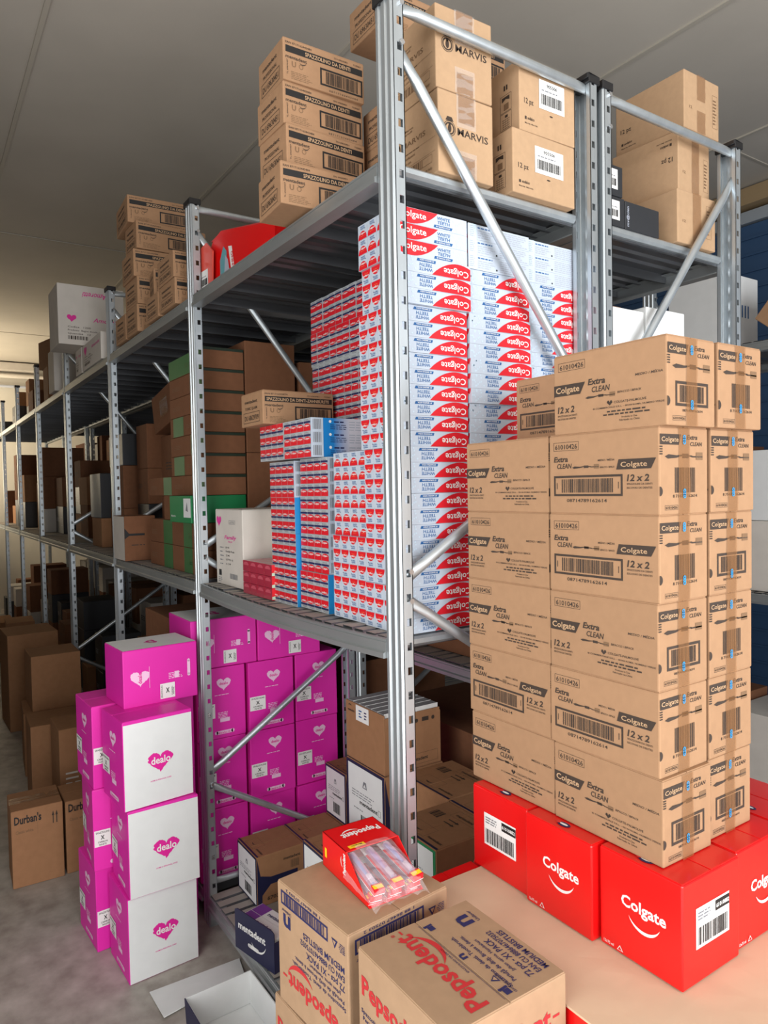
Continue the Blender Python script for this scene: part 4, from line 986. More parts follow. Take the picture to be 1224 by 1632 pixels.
# red display carton by the second upright
def red_display():
    o = thing('promo_display', 'torn red cardboard promotional display lying by the upright on the top shelf', 'display', (-1.0, .17, TZ), math.radians(4))
    b = MB(); b.prism([(-.19, 0), (.26, 0), (.26, .11), (.20, .12), (-.10, .185), (-.16, .17), (-.19, .14)], 'y', -.10, -.096, RED); obj('front_panel', b.mesh('front_panel'), o)
    b = MB(); b.box(-.19, .26, -.095, .18, 0, .003, RED); obj('bottom_panel', b.mesh('bottom_panel'), o)
    b = MB(); b.prism([(-.10, 0), (.18, 0), (.18, .165), (-.09, .18)], 'x', .256, .26, RED); obj('side_panel', b.mesh('side_panel'), o)
    b = MB(); b.prism([(-.19, .175), (.255, .112), (.255, .116), (-.10, .188)], 'y', -.095, .12, mat('faded_red_card', (196, 60, 58), .4, coat=.3)); obj('top_flap', b.mesh('top_flap'), o)
    b = MB(); b.prism([(-.02, 0), (.10, .0), (.11, .12), (.06, .16), (.0, .15)], 'z', 0, .004, mat('salmon_card', (226, 84, 70), .4, coat=.3)); fl = obj('torn_flap', b.mesh('torn_flap'), o, mtx=Matrix.Translation((-.235, -.115, .004)) @ Matrix.Rotation(PI/2, 4, 'X'))
    p = PR(.06, .06); barcode_label(p, 0, 0, .055, .06, None, 3); obj('paper_label', p.mesh('paper_label'), fl, (.015, .012, .0048))
    p = PR(.1, .1); p.poly([(.0, .0), (.055, .0), (.05, .10), (.028, .12), (.0, .08)], mat('teal_print', (96, 160, 170), .4)); p.poly([(.03, .02), (.075, .01), (.06, .07), (.04, .09)], GREYP, 1); p.poly([(.085, .02), (.11, .015), (.09, .105), (.065, .11)], WHITEP, 1); p.text('ANNO', .104, .03, .012, REDINK, w=.06, rot=PI*.55, lay=2, bold=.03)
    obj('print_front', p.mesh('print_front'), o, mtx=M4((1, 0, 0), (0, 0, 1), (0, -1, 0), (-.11, -.1006, .01)))
    return o
red_display()

# ------------------------------------------------------------------ top shelf of the rack behind
TE = tan_end(.17, .155)
carton('cream_carton', 'plain tan carton standing on the rear rack top deck beside black boxes', 'carton', -.28, -.037, .987, 1.170, TZ, TZ+.148, KRAFTL, [('+X', TE, 'print_end')], tape=[tape_strip('+X', .07, .11, .0, .148)])
carton('cream_carton', 'tan carton in the middle of three on the rear rack, turned upside down', 'carton', -.275, -.060, 1.010, 1.180, TZ+.150, TZ+.322, KRAFTL, [('-Y', sodalco_long(.215, .172, False), 'print_long_side', 180), ('+X', TE, 'print_end')], rz=math.radians(4), tape=[tape_strip('+X', .07, .11, 0, .172, seed=8)])
carton('cream_carton', 'tan carton topmost of three on the rear rack', 'carton', -.268, -.037, 1.020, 1.190, TZ+.324, TZ+.484, KRAFTL, [('-Y', sodalco_long(.231, .16, False), 'print_long_side'), ('+X', TE, 'print_end')], tape=[tape_strip('+X', .06, .10, .0, .06, seed=2), tape_strip('+X', .06, .10, .09, .16, seed=4)])
BF, BS = black_front(.11, .075), black_side(.105, .075)
carton('black_box', 'matt black box with white barcode label, lower of two beside the double upright', 'box', -.20, -.050, .676, .776, TZ, TZ+.076, BLACKC, [('+X', black_side(.10, .075), 'paper_label')])
carton('black_box', 'matt black box with white barcode label, upper of two beside the double upright', 'box', -.20, -.050, .672, .768, TZ+.0775, TZ+.156, BLACKC, [('+X', black_side(.096, .078), 'paper_label')])
carton('black_box', 'matt black box with white sideways lettering next to a tan carton', 'box', -.20, -.052, .780, .925, TZ, TZ+.075, BLACKC, [('+X', black_front(.145, .075), 'print_side')])
carton('brown_carton', 'dark brown carton standing behind the black boxes', 'carton', -.42, -.21, .68, .86, TZ, TZ+.30, KRAFTD)
# rear rack, second level
Z2 = 1.70+.047
carton('white_carton', 'white carton with small printed lines on the rear rack behind the stacked brown cartons', 'carton', -.18, -.05, .864, 1.036, Z2, Z2+.25, WHITEC, [('+X', simple_print(.172, .25, '', 4, GREYP), 'print_side')])
carton('white_carton', 'white carton beside the printed white carton on the rear rack', 'carton', -.185, -.055, .68, .860, Z2, Z2+.235, WHITEC)
carton('brown_carton', 'brown carton set deep on the rear rack below the top deck', 'carton', -.62, -.30, .72, 1.08, Z2, Z2+.33, KRAFTD)
# third rack: boxes by the blue shutter
ZC = 2.06+.047
o = carton('white_carton', 'large white carton with a row of blue bars on the rack by the blue shutter', 'carton', -.88, -.616, 2.17, 2.46, ZC, ZC+.335, WHITEC)
p = PR(.29, .335)
for i in range(7): p.rect(.06+i*.024, .15, .070+i*.024, .205, BLUEINK)
obj('print_side', p.mesh('print_side'), o, mtx=face_mtx('+X', .264, .29, .335))
tb = carton('tilted_carton', 'brown carton tipped on one edge on the rack by the blue shutter', 'carton', -.50, -.35, 2.19, 2.40, ZC, ZC+.15, KRAFT)
tb.rotation_euler = (0, math.radians(40), 0); tb.location.z = ZC+.052
carton('grey_carton', 'pale grey wrapped carton beside the large white one', 'carton', -.944, -.885, 2.19, 2.40, ZC, ZC+.18, OFFW)

# ------------------------------------------------------------------ lower shelf of the end bay: white-ended cartons
LZ = ZL+.0012
def mcart(x0, x1, y0, y1, z0, z1, label, white=True, arrows=False, top=True, navy=True, grp=None):
    pr = []
    if white: pr.append(('-Y', ment_white(x1-x0, z1-z0), 'end_panel'))
    if top: pr.append(('+Z', ment_top(x1-x0, y1-y0, arrows), 'print_top'))
    if navy: pr.append(('+X', ment_side(y1-y0, z1-z0), 'print_side'))
    return carton('toothpaste_case', label, 'carton', x0, x1, y0, y1, z0, z1, KRAFTD, pr, grp, seam='y')
mcart(-1.197, -1.03, .108, .286, LZ, LZ+.170, 'white-ended brown carton standing foremost on the ribbed lower deck')
mcart(-1.197, -1.03, .288, .462, LZ, LZ+.170, 'brown carton behind the foremost white-ended one on the lower deck', white=False)
mcart(-1.197, -1.03, .466, .600, LZ, LZ+.170, 'brown carton at the back of the lower deck under a white-ended carton', white=False, top=False)
mcart(-1.197, -1.045, .468, .598, LZ+.172, LZ+.362, 'white-ended brown carton raised on another at the back of the lower deck')
mcart(-.735, -.565, .135, .310, LZ, LZ+.168, 'brown carton under the white-ended one beside the case pile', white=False, top=False)
mcart(-.735, -.565, .135, .310, LZ+.170, LZ+.346, 'white-ended brown carton in the second layer beside the case pile')
mcart(-.825, -.600, .345, .570, LZ, LZ+.288, 'brown carton at deck level under the tall white-ended one', white=False, top=False)
mcart(-.825, -.600, .345, .570, LZ+.290, LZ+.528, 'tall white-ended brown carton carrying the open carton of cards')
zt2 = LZ+.5285
tx = thing('card_carton', 'open brown carton packed with grey cards standing on white-ended cartons', 'carton', (-.715, .456, zt2+.0025)); 
w, d, h = .225, .215, .185
for nm, a in (('carton_floor', (-w/2, w/2, -d/2, d/2, 0, .003)), ('front_wall', (-w/2, w/2, -d/2, -d/2+.003, .003, h)), ('back_wall', (-w/2, w/2, d/2-.003, d/2, .003, h*.9)), ('side_wall', (-w/2, -w/2+.003, -d/2+.003, d/2-.003, .003, h)), ('side_wall', (w/2-.003, w/2, -d/2+.003, d/2-.003, .003, h*.95))):
    b = MB(); b.box(*a, KRAFTD); obj(nm, b.mesh(nm, bevel=.0008), tx)
b = MB(); b.box(-w/2+.004, w/2-.004, -d/2+.004, d/2-.004, .004, .05, OFFW); 
for k in range(6):
    b = MB(); x_ = -w/2+.006+k*.0355; b.box(x_, x_+.034, -d/2+.005, d/2-.005, .004, h+.002, mat('grey_card', (150, 150, 152), .5)); b.box(x_+.0335, x_+.0345, -d/2+.005, d/2-.005, .1, h+.003, WHITEP); obj('card_bundle', b.mesh('card_bundle'), tx)
p = PR(w, h); p.rect(w*.28, h*.72, w*.62, h*.985, WHITEP); p.lines(w*.36, h*.94, w*.08, 3, h*.05, BLUEINK, 2, lay=1); p.lines(w*.50, h*.94, w*.08, 3, h*.05, NAVY, 3, lay=1); smile(p, w*.12, h*.88, w*.06, INK, t=.003, a0=PI*.2, a1=PI*.8); p.text('mentadent', w*.06, h*.83, h*.045, INK, w=w*.18, bold=.02)
obj('print_front', p.mesh('print_front'), tx, mtx=face_mtx('-Y', w, d, h))
p = PR(d, h); p.text('mentadent', d*.18, h*.10, h*.075, INK, w=h*.5, rot=PI/2, bold=.02); p.frame(d*.3, h*.06, d*.94, h*.24, .0007, INK); p.text('mentadent', d*.42, h*.12, h*.06, INK, w=d*.34, bold=.02); p.disc(d*.56, h*.80, h*.035, INK, n=10); p.rect(d*.66, h*.77, d*.78, h*.84, INK); p.disc(d*.86, h*.80, h*.035, INK, n=10)
obj('print_side', p.mesh('print_side'), tx, mtx=face_mtx('+X', w, d, h))
zz = LZ+.5285
for i, (xa, xb, ya, yb, arr, lb) in enumerate([(-.362, -.168, .205, .400, True, 'with two printed arrows on top, outermost'), (-.362, -.168, .404, .598, False, 'with plain top, outermost at the back'), (-.590, -.368, .404, .598, True, 'next to the carton of cards')]):
    carton('toothpaste_case', 'brown carton %s, high layer, lower shelf' % lb, 'carton', xa, xb, ya, yb, zz-.172, zz, KRAFTD, [('+Z', ment_top(xb-xa, yb-ya, arr), 'print_top')]+([('-Y', ment_white(xb-xa, .172, GREENC), 'end_panel')] if ya < .3 else []), seam='y')
    for k in range(2):
        carton('toothpaste_case', 'brown carton %s layer beneath the high layer of the lower shelf' % ('at deck' if k == 0 else 'in the middle'), 'carton', xa, xb, ya, yb, LZ+k*.178, LZ+.176+k*.178, KRAFTD, [], 'brown cartons under the high layer')
# navy shelf tray of toothpaste at the deck edge
tr = thing('shelf_tray', 'navy blue shelf tray with white lettering holding toothpaste at the lower deck edge', 'tray', (-.813, .089, LZ), math.radians(13))
b = MB(); b.prism([(-.097, 0), (.097, 0), (.097, .118), (.085, .124), (-.085, .124), (-.097, .118)], 'y', -.098, -.095, NAVYC); fpn = obj('front_panel', b.mesh('front_panel'), tr)
p = PR(.19, .12); p.text('mentadent', .018, .068, .022, WHITEP, w=.135, bold=.03); smile(p, .118, .068, .038, WHITEP, t=.006, a0=PI*1.15, a1=PI*1.95); p.rect(.072, .028, .114, .040, WHITEP); p.disc(.072, .034, .006, WHITEP); p.disc(.114, .034, .006, WHITEP)
obj('print_front', p.mesh('print_front'), fpn, mtx=M4((1, 0, 0), (0, 0, 1), (0, -1, 0), (-.097, -.0986, 0)))
for nm, a in (('tray_floor', (-.097, .097, -.0945, .01, 0, .002)), ('side_wall', (.094, .097, -.0945, .01, .002, .09)), ('side_wall', (-.097, -.094, -.0945, .01, .002, .07)), ('back_wall', (-.094, .094, .007, .01, .002, .07))):
    b = MB(); b.box(*a, NAVYC); obj(nm, b.mesh(nm), tr)
for k in range(2):
    b = MB(); b.box(-.088, .088, -.001, .043, 0, .0302, WHITEP)
    p = PR(.17, .044); p.text('mentadent', .06, .014, .014, NAVY, w=.07, bold=.03); p.rect(.0, 0, .05, .044, PURPLE)
    add_print(b, p, M4((1, 0, 0), (0, 1, 0), (0, 0, 1), (-.086, -.001, .0306)))
    o = obj('mint_toothpaste_box', b.mesh('mint_toothpaste_box', fix=False), None)
    o.matrix_world = Matrix.Translation((-.813, .089, LZ+.0025)) @ Matrix.Rotation(math.radians(13), 4, 'Z') @ Matrix.Translation((0, -.088+k*.0455, .062))
    tag(o, 'white toothpaste box with purple end in the navy tray', 'toothpaste', 'toothpaste boxes in the navy tray')
    o2 = o.copy(); COL.objects.link(o2); o2.location.z -= .031; o3 = o.copy(); COL.objects.link(o3); o3.location.z -= .062

# ------------------------------------------------------------------ pink boxes in the second bay, faces seen through the frame
PXR = -1.283
DP1 = dealo_pink(.182, .258); DPL = dealo_lying(.25, .175)
rows = [(LZ, .256), (LZ+.258, .250), (LZ+.510, .258)]
for r_, (z0, hh) in enumerate(rows):
    for c, (ya, yb) in enumerate([(.004, .186), (.199, .382), (.394, .576)]):
        dxr = ((.0, -.004, .0), (-.003, .004, -.006), (.0, .003, -.003))[r_][c]
        carton('pink_box', 'magenta box with white label, %s row, %s behind the upright frame' % (('bottom', 'middle', 'third')[r_], ('foremost', 'middle column', 'rearmost')[c]), 'box', PXR-.22+dxr, PXR+dxr, ya, yb, z0, z0+hh, PINK, [('+X', DP1, 'print_panel')], rz=0)
zp = LZ+.770
carton('pink_box', 'magenta box lying on its side atop the column nearest the aisle', 'box', PXR-.25, PXR, -.012, .235, zp, zp+.176, PINK, [('+X', dealo_lying(.247, .176), 'print_panel'), ('+Z', dealo_top(.25, .247), 'white_logo_panel')])
carton('pink_box', 'magenta box lying on its side atop the two rear columns', 'box', PXR-.25, PXR+.003, .240, .500, zp, zp+.176, PINK, [('+X', dealo_lying(.26, .176), 'print_panel')])
# floor pile of pink and white boxes
DW, DPK = dealo_white(.222, .268), dealo_pink(.200, .268)
def dealo(xc, yc, z, rz, label, h=.268, dx=.200, dy=.222, faceX=None, faceY=None, top=None):
    pr = [('+X', faceX or DW, 'white_logo_panel'), ('-Y', faceY or DPK, 'print_panel')]
    if top: pr.append(('+Z', top, 'white_logo_panel'))
    return carton('pink_white_box', label, 'box', xc-dx/2, xc+dx/2, yc-dy/2, yc+dy/2, z, z+h, PINK, pr, None, rz, seam='y')
dealo(-1.163, -.200, 0.0008, math.radians(3), 'magenta and white box at the bottom of the front floor pile', .266)
dealo(-1.152, -.190, .269, math.radians(1), 'magenta and white box in the middle of the front floor pile', .272)
dealo(-1.160, -.205, .5435, math.radians(5), 'magenta and white box third up in the front floor pile', .275)
DPK2 = dealo_pink(.2, .262)
def pinkp(xc, yc, z, rz, h, label, dx=.205, dy=.19): 
    return carton('pink_box', label, 'box', xc-dx/2, xc+dx/2, yc-dy/2, yc+dy/2, z, z+h, PINK, [('-Y', dealo_pink(dx, h), 'print_panel'), ('+X', dealo_pink(dy, h), 'print_panel')], None, rz, seam='y')
pinkp(-1.390, -.285, .0008, math.radians(4), .272, 'magenta box standing on the floor behind the front pile', .205, .15)
pinkp(-1.378, -.277, .274, math.radians(-2), .270, 'magenta box second up in the pile behind the front pile', .205, .15)
pinkp(-1.385, -.280, .546, math.radians(3), .272, 'magenta box third up behind the front pile with bright top', .205, .15)
carton('pink_white_box', 'magenta box with white logo top crowning the floor pile', 'box', -1.385, -1.195, -.275, -.025, .8195, 1.005, PINK, [('+X', dealo_lying(.25, .186), 'print_panel'), ('+Z', dealo_top(.19, .25), 'white_logo_panel')], rz=math.radians(4), seam='y')
pinkp(-1.390, -.10, .0008, 0, .27, 'magenta box on the floor between the pile and the upright', .19, .19); pinkp(-1.39, -.10, .272, 0, .27, 'magenta box second up between the pile and the upright', .19, .19); pinkp(-1.39, -.10, .5435, 0, .27, 'magenta box third up between the pile and the upright', .19, .19)

# ------------------------------------------------------------------ things on the floor
DB = durban(.182, .31)
carton('floor_carton', 'brown carton with bold black brand name standing on the floor by the aisle', 'carton', -2.06, -1.865, -.535, -.352, .0008, .30, KRAFTD, [('+X', DB, 'print_side')], rz=math.radians(-2), seam='y', tape=[tape_strip('+Z', .06, .12, 0, .18)])
carton('floor_carton', 'brown carton with bold black brand name against the magenta pile', 'carton', -2.06, -1.868, -.345, -.165, .0008, .29, KRAFTD, [('+X', DB, 'print_side')], seam='y')
carton('floor_carton', 'taller brown carton with small white label behind the branded floor cartons', 'carton', -2.50, -2.27, -.30, -.10, .0008, .46, KRAFTD, [('+X', simple_print(.2, .46, '', 3, OFFW), 'print_side')])
# flattened white box
wb = thing('flattened_box', 'open white carton with navy outside lying on the floor by the lower beam', 'carton', (-.64, -.124, 0), math.radians(1))
def panel(nm, pts, t, m=WHITEC):
    b = MB(); n = len(pts); 
    nr = (Vector(pts[1])-Vector(pts[0])).cross(Vector(pts[-1])-Vector(pts[0])).normalized()*t
    k = b.mi(m); b.v += [tuple(p) for p in pts]+[tuple(Vector(p)+nr) for p in pts]
    b.f.append(tuple(range(n))); b.m.append(k); b.f.append(tuple(range(2*n-1, n-1, -1))); b.m.append(k)
    for i in range(n): j = (i+1) % n; b.f.append((i, j, n+j, n+i)); b.m.append(k)
    return obj(nm, b.mesh(nm), wb)
panel('bottom_panel', [(-.128, -.095, .003), (.15, -.095, .003), (.15, .095, .003), (-.128, .095, .003)], .003)
panel('back_panel', [(-.128, -.095, .007), (-.128, .095, .007), (-.134, .097, .10), (-.134, -.097, .10)], .003)
panel('side_panel', [(-.130, .096, .007), (.15, .096, .007), (.15, .100, .10), (-.133, .100, .10)], .003)
panel('front_panel', [(-.130, -.096, .007), (.15, -.096, .007), (.15, -.100, .10), (-.133, -.100, .10)], -.003, NAVYC)
panel('front_lining', [(-.130, -.0925, .007), (.15, -.0925, .007), (.15, -.0965, .10), (-.133, -.0965, .10)], .001)
panel('end_panel', [(.152, -.095, .007), (.152, .095, .007), (.158, .095, .10), (.158, -.095, .10)], .003)
panel('loose_flap', [(-.220, -.132, .005), (-.255, .130, .008), (-.335, .148, .004), (-.350, -.135, .004)], .003)

# ------------------------------------------------------------------ second bay, top shelf
g2 = 'brown toothbrush cartons on the second bay top shelf'
def m2(x0, x1, y0, z, h, label, rz=0, d=.26, long=True):
    w = x1-x0
    pr = [('-Y', ment_end(w, h), 'print_end')]
    if long: pr.append(('+X', ment_long(d, h), 'print_long_side'))
    return carton('toothbrush_box', label, 'carton', x0, x1, y0, y0+d, z, z+h, KRAFT, pr, None, rz)
m2(-1.545, -1.357, -.010, TZ, .094, 'brown toothbrush carton standing beside the second upright, lower of two')
m2(-1.552, -1.362, -.012, TZ+.0955, .094, 'brown toothbrush carton standing beside the second upright, upper of two')
m2(-1.352, -1.268, .036, TZ, .094, 'narrow brown toothbrush carton squeezed behind the second upright, lower one', long=False); m2(-1.352, -1.268, .036, TZ+.0955, .10, 'narrow brown toothbrush carton squeezed behind the second upright, upper one', long=False)
m2(-1.738, -1.570, -.008, TZ, .094, 'brown toothbrush carton under the crooked one on the second bay top shelf')
m2(-1.742, -1.612, .005, TZ+.0955, .104, 'crooked brown toothbrush carton on the second bay top shelf', math.radians(-9))
m2(-2.225, -2.050, -.010, TZ, .112, 'brown toothbrush carton beside the foot of the leaning tall stack')
for k, (a, b_, lb) in enumerate([(-2.040, -1.860, 'lowest'), (-2.045, -1.862, 'second'), (-2.070, -1.870, 'middle'), (-2.025, -1.868, 'fourth'), (-2.135, -1.895, 'topmost')]):
    m2(a, b_, (-.01, -.008, -.014, -.006, -.02)[k], TZ+k*.1145, .113, 'brown toothbrush carton, %s of five in the leaning tall stack' % lb, math.radians((0, 1, -1, 2, -3)[k]), .30)
for k in range(3):
    carton('toothbrush_box', 'brown carton in the row behind the red display, %s' % ('lowest', 'middle', 'topmost')[k], 'carton', -1.62, -1.30, .30, .58, TZ+k*.105, TZ+.104+k*.105, KRAFTD, [('-Y', ment_long(.32, .104), 'print_long_side')])
# third and further bays, top shelf
am = pink_script(.33, .30)
carton('white_carton', 'low white carton with pale pink heart beside the third upright', 'carton', -3.02, -2.56, -.005, .20, TZ, TZ+.135, OFFW, [('-Y', pink_script(.46, .135), 'print_side')])
carton('white_carton', 'narrow white carton next to the low white carton', 'carton', -3.20, -3.04, -.005, .18, TZ, TZ+.140, OFFW, [('-Y', pink_script(.16, .14), 'print_side')])
carton('white_carton', 'white carton lying behind the low white ones as a support', 'carton', -3.25, -2.95, .21, .52, TZ, TZ+.140, OFFW)
o = carton('script_carton', 'large grey-white carton with pink script lettering perched on low white cartons', 'carton', -3.28, -3.0, -.125, .22, TZ+.142, TZ+.142+.325, OFFW, [('+X', pink_script(.345, .20), 'print_side')])
p = PR(.345, .10); p.text('Amoretti', .09, .03, .03, PINKI, w=.13, shear=.3); obj('print_flap', p.mesh('print_flap'), o, mtx=face_mtx('+X', .28, .345, .325) @ Matrix.Translation((.345, .32, 0)) @ Matrix.Rotation(PI, 4, 'Z'))
carton('white_carton', 'tall white carton with torn film on top beyond the third upright', 'carton', -4.05, -3.84, -.02, .20, TZ, TZ+.272, OFFW)
carton('brown_carton', 'brown carton wedged beside the tall white carton', 'carton', -4.55, -4.35, .02, .30, TZ, TZ+.24, KRAFTD)
carton('brown_carton', 'brown carton perched high on the fourth upright bay', 'carton', -4.62, -4.40, .02, .28, TZ+.242, TZ+.44, KRAFTD, rz=.2)
rg = random.Random(21)
KRAFTB = mat('shade_darkened_cardboard', (124, 84, 60), 0.85, noise=0.08, nscale=40, bump=0.3, bscale=30, spec=0.2)  # cardboard colour darkened to stand in for the shade of the inner bays
tones = [KRAFTB, KRAFTD, KRAFTB, OFFW, KRAFTB, BLACKC, BLACKC]
def desc(m): return {'dark_kraft_cardboard': 'tan', 'shade_darkened_cardboard': 'brown', 'offwhite_cardboard': 'off-white', 'black_card': 'black'}[m.name]
bayn = {2: 'third', 3: 'fourth', 4: 'fifth', 5: 'sixth', 6: 'seventh'}
def fill(bay, z, zmax, level, stack=True, xs=None):
    x = -BAY*bay-UW-.02; xe = -BAY*(bay+1)+.02; i = 0
    while x-.2 > xe-.02:
        w = rg.uniform(.2, .36); w = min(w, x-xe)
        if w < .15: break
        y0 = rg.uniform(.06, .24); d = rg.uniform(.22, .33); zz = z; j = 0
        n = rg.choice((1, 2, 2, 3)) if stack else rg.choice((1, 1, 2))
        for j in range(n):
            h = rg.uniform(.16, .27)
            if zz+h > zmax: break
            m = rg.choice(tones); ww = w*rg.uniform(.85, 1)
            carton('stock_carton', '%s carton, %s in the %s pile, %s shelf, %s bay' % (desc(m), ('lowest', 'second', 'third')[j], ('first', 'second', 'third', 'fourth', 'last')[min(i, 4)], level, bayn[bay]),
                   'carton', x-ww, x, y0, y0+d, zz, zz+h, m, [('-Y', simple_print(ww, h, '', int(rg.random()*99), INK if m is not BLACKC else GREYP), 'print_side')] if rg.random() < .6 else [], None, 0)
            zz += h+.001
        x -= w+rg.uniform(.01, .09); i += 1
for bay in range(2, 7):
    if bay >= 4: fill(bay, TZ, 2.75, 'top', False)
    fill(bay, ZM+.0012, 2.02, 'middle')
    fill(bay, LZ, .98, 'lower')
# second bay, middle shelf: green banded cartons
MZ = ZM+.0012
GS = [green_stripe(.39, .0745, .0, 1.0), green_stripe(.39, .0745, .75, 1.0), green_stripe(.39, .0745, .1, .42), green_stripe(.39, .0745, .62, .98)]
_p = PR(.154, .0745); _p.rect(0, .064, .154, .074, mat('row_gap_shade', (30, 44, 30), .6)); GSX = _p.mesh('gap_shade_strip')  # dark strip painted on as the shadow line between carton rows
ords11 = ['lowest', 'second', 'third', 'fourth', 'fifth', 'sixth', 'seventh', 'topmost']
rowsz = [(MZ, .098), (MZ+.099, .098)]
for k in range(2):
    carton('banded_carton', 'brown carton with green band, %s in the stack beside the upright' % ('lowest', 'second')[k], 'carton', -1.675, -1.285, .056, .21, MZ+k*.099, MZ+k*.099+.098, KRAFTB, [('-Y', green_stripe(.39, .098, .35, .60), 'green_band')])
    carton('banded_carton', 'brown carton with green band, %s in the neighbouring shorter stack' % ('lowest', 'second')[k], 'carton', -2.01, -1.68, .058, .21, MZ+k*.099, MZ+k*.099+.098, KRAFTB, [('-Y', green_stripe(.33, .098, .62, .98), 'green_band')])
zg = MZ+.198
gb = carton('green_carton', 'bright green carton with white panel pulled out of the banded stack', 'carton', -1.53, -1.285, .002, .21, zg, zg+.098, GREENC)
p = PR(.245, .098); p.rect(.165, .02, .243, .088, WHITEC); p.poly([(.19, .045), (.215, .04), (.205, .075)], GREYINK, 1); p.text('Misteria', .02, .02, .008, WHITEC, w=.05, bold=.02); obj('print_front', p.mesh('print_front'), gb, mtx=face_mtx('-Y', .245, .208, .098))
carton('banded_carton', 'brown carton beside the bright green carton', 'carton', -1.80, -1.535, .06, .21, zg, zg+.098, KRAFTB)
for k in range(7):
    z = zg+.099+k*.0755
    carton('banded_carton', 'brown carton with green band, %s above the bright green carton' % ords11[k if k < 6 else 7], 'carton', -1.675, -1.285, .058, .212, z, z+.0745, KRAFTB, [('-Y', GS[(1, 2, 3, 2, 1, 1, 0)[k]], 'green_band'), ('+X', GSX, 'gap_shade_strip')])
    if k < 1: carton('banded_carton', 'brown carton with green band topping the shorter stack', 'carton', -2.01, -1.68, .06, .21, z, z+.0745, KRAFTB, [('-Y', green_stripe(.33, .0745, .65, .98), 'green_band')])
carton('brown_carton', 'large brown carton behind the banded stack, lower one', 'carton', -1.70, -1.285, .218, .43, MZ, MZ+.45, KRAFTB); carton('brown_carton', 'large brown carton behind the banded stack, upper one', 'carton', -1.70, -1.285, .218, .42, MZ+.451, MZ+.86, KRAFTB)
carton('brown_carton', 'brown carton at the very back beside the banded stack', 'carton', -1.66, -1.285, .44, .60, MZ, MZ+.80, KRAFTB)
carton('brown_carton', 'big brown carton with printed heading on the middle shelf, lower', 'carton', -2.39, -2.03, .06, .45, MZ+.0, MZ+.29, KRAFTB, [('-Y', simple_print(.36, .29, 'Fragile', 3, INK), 'print_side')]) if False else None
carton('brown_carton', 'big brown carton at the back of the middle shelf, lower of two', 'carton', -2.38, -1.72, .222, .58, MZ, MZ+.29, KRAFTB)
carton('brown_carton', 'big brown carton at the back of the middle shelf, upper of two', 'carton', -2.38, -1.74, .225, .57, MZ+.291, MZ+.585, KRAFTB, [('-Y', simple_print(.64, .29, '', 6, INK), 'print_side')])
tc_ = carton('tilted_carton', 'brown carton tilted over with torn tape on the big brown cartons', 'carton', -2.36, -2.0, .20, .48, MZ+.633, MZ+.813, KRAFTB, [], tape=[tape_strip('-Y', .10, .20, .06, .13, CLEAR), tape_strip('-Y', .10, .20, .05, .14, seed=6)])
tc_.rotation_euler = (0, math.radians(-13), math.radians(4))
sw = carton('white_front_carton', 'brown carton with cream front and black printed arrow at the third upright', 'carton', -2.372, -2.165, -.014, .125, MZ, MZ+.205, KRAFTB)
p = PR(.207, .205); p.rect(.002, .002, .205, .203, OFFW); obj('front_panel', p.mesh('front_panel'), sw, mtx=face_mtx('-Y', .207, .139, .205))
p = PR(.139, .205); p.poly([(.0, .10), (.02, .115), (.09, .115), (.09, .125), (.02, .125), (.0, .15)], BLACK); p.lines(.03, .08, .06, 1, .01, INK, 2); obj('print_side', p.mesh('print_side'), sw, mtx=face_mtx('+X', .207, .139, .205))
# second bay, lower shelf
for k in range(3):
    carton('brown_carton', 'brown branded carton in the second bay lower shelf, %s' % ('at the deck', 'in the middle', 'on top')[k], 'carton', -2.02, -1.60, .03, .36, LZ+k*.300, LZ+.298+k*.300, KRAFTB, [('+X', durban(.33, .298), 'print_side')])
carton('brown_carton', 'open-topped brown carton beside the branded cartons of the second bay', 'carton', -2.38, -2.06, .03, .38, LZ, LZ+.46, KRAFTB); 
# cartons standing in the aisle further down
for i, (x, y, w, d, h, lb) in enumerate([(-2.72, -.24, .26, .26, .40, 'squat carton beside the shelving past the branded ones'), (-3.20, -.20, .30, .28, .34, 'carton in the aisle by the third bay'), (-3.20, -.18, .26, .25, .30, 'carton stacked in the aisle by the third bay'), (-4.1, -.19, .36, .30, .62, 'tall carton in the aisle by the fourth bay'), (-6.35, -.22, .45, .34, .36, 'wide carton with two arrows far down the aisle'), (-5.2, -.12, .3, .2, .52, 'carton standing in the aisle by the fifth bay')]):
    z = .341 if i == 2 else .0008
    carton('aisle_carton', 'brown '+lb, 'carton', x-w/2, x+w/2, y-d/2, y+d/2, z, z+h, KRAFTD, [('+X', durban(d, h), 'print_side')] if i in (4,) else [], None, rg.uniform(-.1, .1) if i != 2 else 0)
# far wall services
b = MB(); b.tube([(XW+.05, -1.25, 3.12), (XW+.05, 3.3, 3.12)], .03, OFFW, 10); tag(obj('wall_pipe', b.mesh('wall_pipe', smooth=True)), 'pale pipe running along the far wall under the ceiling', 'pipe')
b = MB(); b.tube([(XW+.05, -1.25, 2.98), (XW+.05, 3.3, 2.98)], .018, GREYP, 8); tag(obj('cable_conduit', b.mesh('cable_conduit', smooth=True)), 'thin grey conduit below the pipe on the far wall', 'conduit')
b = MB(); b.box(XW+.002, XW+.16, .15, .65, 3.18, 3.285, OFFW); tag(obj('junction_box', b.mesh('junction_box', bevel=.01, seg=2)), 'pale junction box fixed high on the far wall', 'junction box')

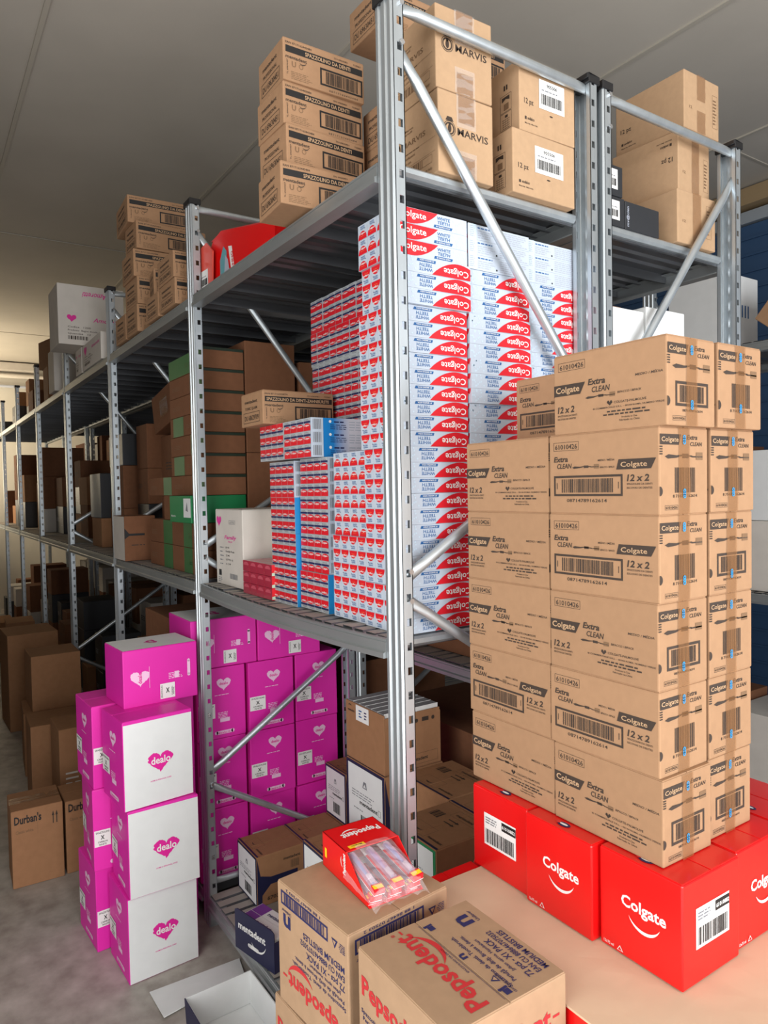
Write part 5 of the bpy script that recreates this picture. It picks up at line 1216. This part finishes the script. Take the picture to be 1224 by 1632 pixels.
# ------------------------------------------------------------------ goods in the rack behind
W5 = ('first', 'second', 'third', 'fourth', 'fifth', 'sixth')
YB0 = DEP+.018
def fillb(i0, x0, x1, z, zmax, level):
    x = x1; i = 0
    while x-.16 > x0:
        w = min(rg.uniform(.30, .52), x-x0); zz = z; j = 0; y0 = YB0+rg.uniform(.04, .1); d = rg.uniform(.36, .46)
        while True:
            h = rg.uniform(.19, .32)
            if zz+h > zmax or j > 4: break
            m = rg.choice([KRAFTB, KRAFTB, KRAFTD, OFFW])
            carton('stock_carton', '%s carton, %s in the %s pile, %s shelf, %s bay of the rear rack' % (desc(m), W5[j], W5[min(i, 4)], level, W5[i0]), 'carton', x-w, x, y0, y0+d, zz, zz+h, m, [('-Y', simple_print(w, h, '', int(rg.random()*99), INK), 'print_side')])
            zz += h+.001; j += 1
        x -= w+rg.uniform(.005, .03); i += 1
for i0 in range(6):
    xa, xb = -BAY*(i0+1)+.01, -BAY*i0-UW-.015
    fillb(i0, xa, xb, .90+.0475, 1.64, 'third'); fillb(i0, xa, xb, LZ, .86, 'lowest')
    if i0 > 0: fillb(i0, xa, xb, Z2, 2.10, 'second')
    else: fillb(i0, xa, -.64, Z2, 2.10, 'second')

# goods on the rack by the blue shutter, seen past the toothbrush cartons
for i, (xa, xb, m, h, lb) in enumerate([(-.25, .18, WHITEC, .36, 'white carton with blue print'), (-.60, -.27, OFFW, .30, 'pale grey carton'), (-.93, -.62, KRAFTB, .33, 'brown carton')]):
    carton('stock_carton', lb+' on the middle shelf by the blue shutter', 'carton', xa, xb, 2.19, 2.55, 1.0485, 1.0485+h, m, [('+X', simple_print(.36, h, '', i, BLUEINK), 'print_side')] if i == 0 else [])
    carton('stock_carton', ('white', 'off-white', 'brown')[i]+' carton on the lowest shelf by the blue shutter', 'carton', xa, xb, 2.19, 2.55, LZ, LZ+h+.1, (WHITEC, OFFW, KRAFTB)[i])
    carton('stock_carton', lb+' stacked second on the middle shelf by the blue shutter', 'carton', xa+.02, xb-.01, 2.20, 2.54, 1.05+h, 1.05+h+.30, (OFFW, WHITEC, KRAFTB)[i])
